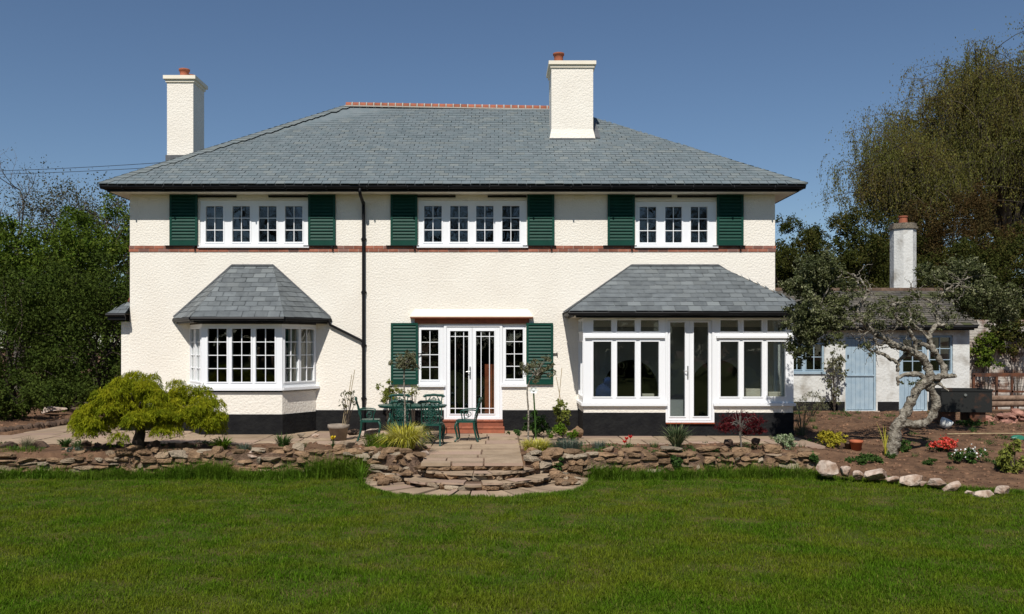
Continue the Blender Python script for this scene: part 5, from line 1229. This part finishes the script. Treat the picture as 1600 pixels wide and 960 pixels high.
# white flower ornament on a stake
D = 15.9; p = ground_at(838, D); t = thing('flower_ornament', 'white flower shaped ornament on a tall green stake right of the steps', 'ornament', tuple(p)); hgt = gz(612,D)-p[2]
g = MB(); g.tube([(0,0,-.05),(-.02,0,hgt*.5),(-.05,0,hgt)], .014, 8); g.build('stake', M['lf_green'], t, True)
g = MB()
for a in np.arange(6)*PI/3: 
    ca_, sa_ = math.cos(a), math.sin(a); g.add([(-.05,-.01,hgt+.02),(-.05+ca_*.05-sa_*.035,-.03,hgt+.02+sa_*.04+ca_*.03),(-.05+ca_*.095,-.05,hgt+.03+sa_*.07),(-.05+ca_*.05+sa_*.035,-.03,hgt+.02+sa_*.04-ca_*.03)], [[0,1,2,3]], .5)
g.lathe([(0,-.02),(.03,0),(.02,.03),(0,.04)], (-.05,-.02,hgt+.02), 8); g.build('petals', M['petal_white'], t)
# tulips
def tulips(px, D, heads, mat, label, name='tulip'):
    p = ground_at(px, D); t = thing(name, label, 'flower', tuple(p))
    g = MB(); H_ = []
    for (hx, hy) in heads: c = at(hx, hy, D)-p; H_.append(c); g.tube(smooth_poly([(c[0]*.3,0,-.01),(c[0]*.7,0,c[2]*.5),c],3), .005, 5)
    blades(g, np.zeros((14,3)), rng.uniform(.12,.2,14), .022, rng.uniform(.2,.9,14), 4); g.build('stem', M['lf_green'], t)
    g = MB()
    for c in H_:
        for a in np.arange(6)*PI/3:
            ca_, sa_ = math.cos(a), math.sin(a); o_ = .035 if a > 3 else .05
            g.add([c, c+A(ca_*.028-sa_*.02, sa_*.028+ca_*.02, .03), c+A(ca_*o_, sa_*o_, .065), c+A(ca_*.028+sa_*.02, sa_*.028-ca_*.02, .03)], [[0,1,2,3]], .5)
    g.build('petals', M[mat], t)
tulips(981, 15.7, ((979,688),(985,685.5),(976,693)), 'petal_red', 'red tulips in flower on the wall top between the fescue and the sword plant')
tulips(520, 15.9, ((521,686.5),(519.5,687)), 'petal_yel', 'single yellow flower on the wall top below the grey pot')
# red acer
rng = np.random.default_rng(161)
p = ground_at(1158, 15.9); t = thing('red_maple', 'small crimson cutleaf maple in front of the black porch plinth', 'small tree', tuple(p)); c = at(1157,664,15.9)-p
g = MB(); g.tube(smooth_poly([(0,0,-.04),(.0,0,.12),(-.02,0,.3),(-.03,0,.5),(-.01,0,.62)],4), np.linspace(.018,.008,17), 6)
P, Lc, k = lobe_points(3600, c, (.50,.36,.20), 34, .11, .5, .35, -1, 8)
for L_ in Lc[:26]: g.tube(smooth_poly([(-.02,0,rng.uniform(.2,.5)),(L_[0]*.5,L_[1]*.5,L_[2]+.08),L_],3), np.linspace(.007,.003,7), 4)
g.build('trunk', M['palebark'], t, True); g = MB(); leaves(g, P, .055, .22, dirs=np.tile(A(0,0,-.6),(len(P),1)), jitter=.8); g.build('crown', M['lf_red'], t)
bush('variegated_shrub', 'cream variegated shrub on the wall end by the porch corner', 'shrub', 1224, 688, 15.9, .22, .11, 1500, .04, 'lf_var', 14, .08)
bush('golden_shrub', 'bright yellow leaved shrub left of the terracotta pots', 'shrub', 1298, 684, 16.2, .24, .20, 2200, .045, 'lf_yel', 16, .10)
bush('strawberry_patch', 'low dark green leafy patch above the pale rocks', 'plant', 1350, 718, 15.4, .34, .06, 1500, .05, 'lf_green', 18, .07, stem=False)
bush('small_green_plant', 'small green plant at the foot of the gnarled trunk', 'plant', 1391, 712, 15.8, .09, .05, 300, .04, 'lf_green', 6, .04, stem=False)
bush('small_green_plant', 'small round green plant between the gnarled trunk and the coral azalea', 'plant', 1455, 722, 15.2, .13, .06, 500, .04, 'lf_green', 8, .05, stem=False)
bush('trunk_shoots', 'dark leafy shoots growing behind the gnarled trunk base', 'plant', 1413, 697, 17.0, .16, .12, 400, .05, 'lf_green', 8, .08, stem=False)
bush('azalea', 'coral flowered azalea right of the gnarled tree', 'shrub', 1473, 697, 15.9, .27, .10, 700, .04, 'lf_green', 12, .07, flowers=('petal_coral', 520, .05))
bush('white_flower_plant', 'dark green plant dotted with white flowers right of the coral azalea', 'plant', 1508, 713, 15.2, .34, .11, 1500, .05, 'lf_green', 16, .08, flowers=('petal_white', 70, .035))
bush('edge_shrub', 'yellow green upright shrub at the right edge above the rocks', 'shrub', 1584, 715, 14.8, .22, .26, 1700, .055, 'lf_lime', 16, .10)
bush('edge_shrub', 'low dark green shrub left of the upright shrub at the right edge', 'shrub', 1566, 726, 14.7, .12, .10, 600, .05, 'lf_green', 8, .06)
bush('wall_creeper', 'green fern like creeper growing down the face of the right rubble wall', 'plant', 1056, 722, 15.35, .09, .16, 500, .05, 'lf_green', 8, .05, stem=False, z=-.35)
bush('wall_creeper', 'green creeper in the wall face beside the right end of the steps', 'plant', 872, 728, 15.1, .11, .14, 450, .045, 'lf_green', 8, .05, stem=False, z=-.35)
bush('edge_weed', 'blue green weed by the end stone of the rubble wall', 'plant', 1274, 712, 15.4, .09, .14, 350, .06, 'lf_green', 6, .06, z=-.1)
# climbers on the cottage and wall
bush('climbing_rose', 'thin leafy climber trained up the white wall left of the blue door', 'climber', 1304, 590, 23.4, .30, .75, 900, .07, 'lf_olive', 22, .13, ry=.1, z=.15)
bush('ivy', 'green ivy hanging over the whitewashed wall beside the cottage corner', 'climber', 1543, 550, 24.3, .42, .55, 2200, .08, 'lf_mid', 26, .16, ry=.15, z=.15)
bush('ivy', 'dark ivy draped over the whitewashed wall at the right edge of the photo', 'climber', 1590, 530, 24.3, .65, .50, 3200, .08, 'lf_con', 30, .18, ry=.15, z=.15)
bush('dead_stems', 'dry brown weeds standing at the foot of the cottage wall', 'plant', 1268, 628, 21.8, .55, .25, 700, .10, 'lf_olive', 20, .12, z=.1, aspect=.1)
tuft('dry_stalks', 'pale dry stalks leaning by the right corner of the porch', 'plant', 1252, 19.0, 60, .75, (.1,.7), .012, 'lf_olive', .12, z=0)
tuft('trunk_stalks', 'yellow cut canes leaning against the gnarled trunk', 'plant', 1384, 16.8, 12, .62, (.1,.5), .014, 'lf_goldgrass', .05)

# pots
def potlathe(px, D, z, r0, h, mat, name, label, rim=True):
    t = thing(name, label, 'pot', (gx(px,D), D-CD, z)); g = MB()
    g.lathe([(0,0),(r0*.72,0),(r0*.92,h*.78),(r0*1.0,h*.78),(r0*1.03,h*.8),(r0*1.03,h),(r0*.92,h),(r0*.88,h*.85)], (0,0,0), 22); g.build('pot_body', M[mat], t, True)
    g = MB(); g.lathe([(r0*.9,h*.86),(0,h*.88)], (0,0,0), 16); g.build('soil', M['soil'], t); return t
PD = hit(1338,704); p = ground_at(1338,PD); potlathe(1338,PD,p[2]-.01,.125,.20,'pot','plant_pot','terracotta pot on the soil right of the yellow shrub')
PD = hit(1325,702); p = ground_at(1325,PD); potlathe(1325,PD,p[2]-.01,.07,.15,'darkstone','plant_pot','small dark pot between the yellow shrub and the terracotta pot')
p = ground_at(1310,16.3); 
t = potlathe(529,18.0,0,.215,.32,'potgrey','plant_pot','weathered grey barrel pot holding bare canes near the downpipe')
bush('cane_plant', 'dry rose with bare canes growing in the weathered grey pot', 'plant', 543, 625, 18.0, .16, .2, 200, .05, 'lf_olive', 10, .08, z=.28)
g = MB(); b0 = A(gx(537,18.0),-2.0,.28)
for dx, tx, h_ in ((0,.16,1.05),(.03,.22,1.15),(-.03,.05,.62)): g.tube([A(dx,0,0), A(tx,.03,h_)], .007, 5)
o = g.build('support_canes', M['cane']); o.location = tuple(b0); tag(o, 'thin bamboo support canes standing in the grey pot', 'canes')
g = MB()
for dx, tx, h_ in ((0,.14,1.45),(.25,.02,1.25)): g.tube([A(dx,0,0), A(tx,.05,h_)], .007, 5)
o = g.build('support_canes', M['cane']); o.location = (gx(868,18.9), -1.1, 0); tag(o, 'thin canes leaning between the right shutter and the porch', 'canes')
g = MB(); g.box(-.09,.09,-.07,.07,0,.09); g.box(-.075,.075,-.055,.055,.0901,.10); o = g.build('garden_box', M['darkstone']); o.location = (gx(859,16.6), 16.6-CD, 0); tag(o, 'small dark plastic tray on the paving behind the golden sedge', 'tray')
g = MB(); P = smooth_poly([(0,0,0),(.7,-.1,.02),(1.4,.1,.0),(2.2,-.05,.02),(3.0,.1,0)],5); g.tube(P, .012, 6); o = g.build('garden_hose', M['cane'], None, True); pp = ground_at(1480,18.3); o.location = (pp[0],pp[1],pp[2]+.03); tag(o, 'pale garden hose lying over the soil right of the gnarled tree', 'hose')
bush('weed_patch', 'green weeds on the bare soil below the black tank', 'plant', 1520, 662, 18.6, .5, .05, 500, .05, 'lf_green', 18, .07, stem=False)
g = MB(); rock(g, (0,0,.05), (.16,.1,.06), cuts=6); o = g.build('green_bag', pm('green_plastic', (.03,.16,.10), rough=.4)); pp = ground_at(1590,17.8); o.location = tuple(pp); tag(o, 'crumpled green plastic bag on the soil at the right edge', 'bag')

# inside the porch: things on the sills
def onsill(name, label, cat, px0, px1, py0, mat, D, dep=.12):
    g = MB(); z = sz0-.009; x0, x1 = gx(px0,D), gx(px1,D); h = gz(py0,D)-z; g.box(-(x1-x0)/2,(x1-x0)/2,0,dep,0,h); g.box(-(x1-x0)/2-.003,(x1-x0)/2+.003,-.003,dep+.003,h*.86,h+.004)
    o = g.build(name, M[mat]); o.location = ((x0+x1)/2, D-CD, z); tag(o, label, cat)
onsill('carton', 'white carton on the sill behind the right porch window, middle pane', 'box', 1166, 1188, 608, 'carton', 19.02)
onsill('carton', 'cream carton with a lid on the sill behind the right porch window, end pane', 'box', 1201, 1220, 613, 'carton', 19.02)
onsill('carton', 'small flat box on the sill behind the left porch window', 'box', 1004, 1022, 616, 'carton', 19.02)
g = MB(); rock(g, (0,0,.28), (.22,.16,.28), base=ICO3, cuts=5, rough=.04); rock(g, (.05,0,.55), (.14,.12,.14), base=ICO3, cuts=5); o = g.build('blue_bag', M['blue_in'], None, True); o.location = (gx(946,19.3), 19.4-CD, .2+.35); tag(o, 'dark blue bag on a stool behind the left porch window', 'bag')
g = MB(); 
for x in (-.14,.14):
    for y in (-.1,.1): g.bar((x,y,0),(x*.9,y*.9,.32),.03,.03)
g.box(-.18,.18,-.14,.14,.321,.35); o = g.build('stool', M['redwood']); o.location = (gx(946,19.3), 19.4-CD, .2); tag(o, 'small wooden stool under the blue bag inside the porch', 'stool')

rng = np.random.default_rng(165)
g = MB()
for _ in range(210):
    if rng.random() < .55: X = rng.choice([rng.uniform(-10.2,-1.9), rng.uniform(.7,5.4)]); Y = rng.uniform(-4.62,-3.2)
    else: X = rng.uniform(5.6, 12.5); Y = rng.uniform(-5, 3.2)
    if Y < float(edge_y(np.array(X)))+.05 and X > 5.5: continue
    z = zat(X, Y); s_ = rng.uniform(.5,1.3); n = int(rng.uniform(25,90))
    if rng.random() < .5: a = rng.uniform(0,2*PI,n); P = np.stack([X+np.cos(a)*.05*s_, Y+np.sin(a)*.05*s_, np.full(n,z)],1); blades(g, P, rng.uniform(.04,.13,n)*s_, .006, rng.uniform(.2,1.1,n), 3, azim=a)
    else: leaves(g, np.array([X,Y,z+.03])+rng.normal(size=(n,3))*A(.07,.07,.018)*s_, .035*s_)
tag(g.build('weeds', M['lf_green']), 'small weeds and seedlings dotted over the beds and wall tops', 'weeds', kind='stuff')
g = MB()
for _ in range(1500):
    X = rng.uniform(5.6, 12.6); Y = rng.uniform(-5.5, 3.3)
    if Y < float(edge_y(np.array(X)))+.1: continue
    p = A(X, Y, zat(X, Y)+.012); a = rng.uniform(0,PI); L = rng.uniform(.02,.11); g.bar(p, p+A(math.cos(a)*L, math.sin(a)*L, rng.uniform(0,.012)), .006, .005)
tag(g.build('twig_litter', M['darkstone']), 'fallen dark twigs littering the soil under the gnarled tree', 'litter', kind='stuff')
# ------------------------------------------------------------------ rocks
rng = np.random.default_rng(171)
def stone(name, label, px, py, D, sx, sz, mat, group=None, sy=None, boxy=.25):
    X = gx(px, D); Y = D-CD; g = MB(); rock(g, (0,0,0), (sx, sy or sx*.7, sz), base=ICO3, cuts=15, rough=.03, boxy=boxy*.5, dlo=.38, rz=rng.uniform(-.4,.4))
    o = g.build(name, M[mat]); z = gz(py, D); o.location = (X, Y, z); tag(o, label, 'rock', group); return o
G1 = 'pale rocks edging the bed at the right of the lawn'
for px, py, D, sx, sz, lb in ((1296,732,14.9,.20,.13,'tall pale rock at the end of the rubble wall, first of the edging rocks'),(1322,738,14.8,.12,.09,'small pale rock touching the first tall edging rock'),
    (1340,742,14.7,.11,.10,'narrow slanting pale rock left of the flat topped one'),(1371,741,14.6,.23,.10,'flat topped white rock below the dark green strawberry patch'),
    (1420,751,14.25,.22,.11,'humped pale rock below the gnarled tree'),(1460,755,14.1,.17,.07,'low brownish rock half sunk in the soil between two pale rocks'),
    (1490,761,13.9,.17,.10,'rounded pale rock below the white flowered plant'),(1537,772,13.5,.17,.10,'squarish pale rock nearest the lawn'),(1567,766,13.6,.12,.09,'last pale rock at the right edge of the lawn'),(1395,748,14.45,.10,.06,'small brownish rock between the flat topped and the humped pale rock'),(1516,771,13.7,.10,.05,'small low rock between the rounded and the squarish pale rock'),(1441,756,14.15,.09,.05,'small sunken rock right of the humped pale rock')):
    stone('edging_rock', lb, px, py, D, sx*1.15, sz*1.15, 'palestone', G1)
G2 = 'brown stones standing round the maple'
for px, py, D, sx, sz, lb in ((10,698,16.2,.20,.10,'brown edging stone at the very left'),(66,698,16.3,.22,.11,'wide brown edging stone left of the white stone'),(136,694,16.4,.11,.10,'pointed orange brown stone left of the maple trunk'),
    (152,697,16.4,.09,.07,'small brown stone left of the maple trunk, second from it'),(170,697,16.4,.12,.09,'mossy brown stone left of the maple trunk'),(187,697,16.3,.10,.09,'dark stone touching the maple trunk on the left'),
    (200,698,16.1,.09,.08,'low dark stone in front of the maple trunk'),(228,698,16.3,.10,.10,'dark stone touching the maple trunk on the right'),(241,696,16.3,.13,.11,'dark pointed stone right of the maple trunk'),(269,697,16.3,.12,.09,'dark rounded stone, second right of the maple trunk'),(307,699,16.3,.19,.09,'long dark stone left of the arching green plant')):
    stone('border_stone', lb, px, py, D, sx, sz, 'darkstone', G2)
for px, py, D, sx, sz, m, lb in ((108,703,15.9,.10,.05,'palestone','white stone on the left wall below the green rosette'),(398,710,15.6,.19,.11,'palestone','large grey white boulder on the wall below the bay window'),
    (372,706,15.7,.10,.04,'palestone','flat grey stone left of the grey white boulder'),(541,697,16.0,.17,.10,'wallstone','rounded brown boulder on the wall below the grey pot'),(556,704,15.8,.12,.06,'palestone','blue grey pointed stone right of the brown boulder'),
    (660,712,15.5,.13,.12,'palestone','pale upright stone at the left top corner of the steps'),(80,640,23.0,.38,.13,'palestone','large pale boulder in front of the left hedge'),(118,642,23.4,.16,.10,'darkstone','grey boulder right of the large pale boulder by the hedge'),
    (470,680,18.4,.12,.07,'wallstone','rough stone at the bay plinth left of the grey pot'),(493,681,18.3,.10,.05,'palestone','white stone left of the grey pot'),(552,676,18.5,.20,.09,'darkstone','grey stone right of the grey pot'),
    (580,676,18.4,.26,.11,'palestone','large white stone behind the left armchair'),(605,679,18.2,.16,.07,'palestone','small white stone behind the table legs'),(1138,692,16.2,.18,.10,'darkstone','purple brown stone left of the red maple trunk'),
    (1182,690,16.0,.10,.07,'darkstone','dark stone right of the red maple trunk'),(900,676,18.3,.20,.16,'wallstone','rough orange stone at the corner of the porch plinth'),(826,712,15.2,.12,.10,'wallstone','brown stone at the right top corner of the steps'),
    (832,706,15.5,.17,.09,'wallstone','long brown stone on the wall top below the golden sedge')):
    stone('rock', lb, px, py, D, sx, sz, m)
# jagged brick edging along the path on the left
t = thing('path_edging', 'jagged row of small brown stones edging the left path in front of the hedge', 'edging', (gx(60,20), 0, 0)); g = MB(Matrix.Translation((-gx(60,20),0,0)))
for i in range(26):
    f = i/25; px = -10+145*f; py = 680-21*f; D = EYE*F/(py-HY)*1.0; rock(g, (gx(px,D), D-CD, .04), (.10,.06,.11), cuts=7, rz=rng.uniform(-.6,.6), boxy=.2)
g.build('edging_stones', M['darkstone'], t)
# power lines
for k, (ya, yb) in enumerate(((261,249),(265,257))):
    g = MB(); a = at(-200,ya+9,36); b = at(420,yb-8,30); P = [a+(b-a)*f-A(0,0,.5*4*f*(1-f)*.35) for f in np.linspace(0,1,14)]; P = np.array(P)
    g.tube(P-a, .010, 5); o = g.build('power_line', M['wire']); o.location = tuple(a); tag(o, ('upper' if k == 0 else 'lower')+' black overhead cable running from the left edge to behind the left chimney', 'cable', 'overhead cables')
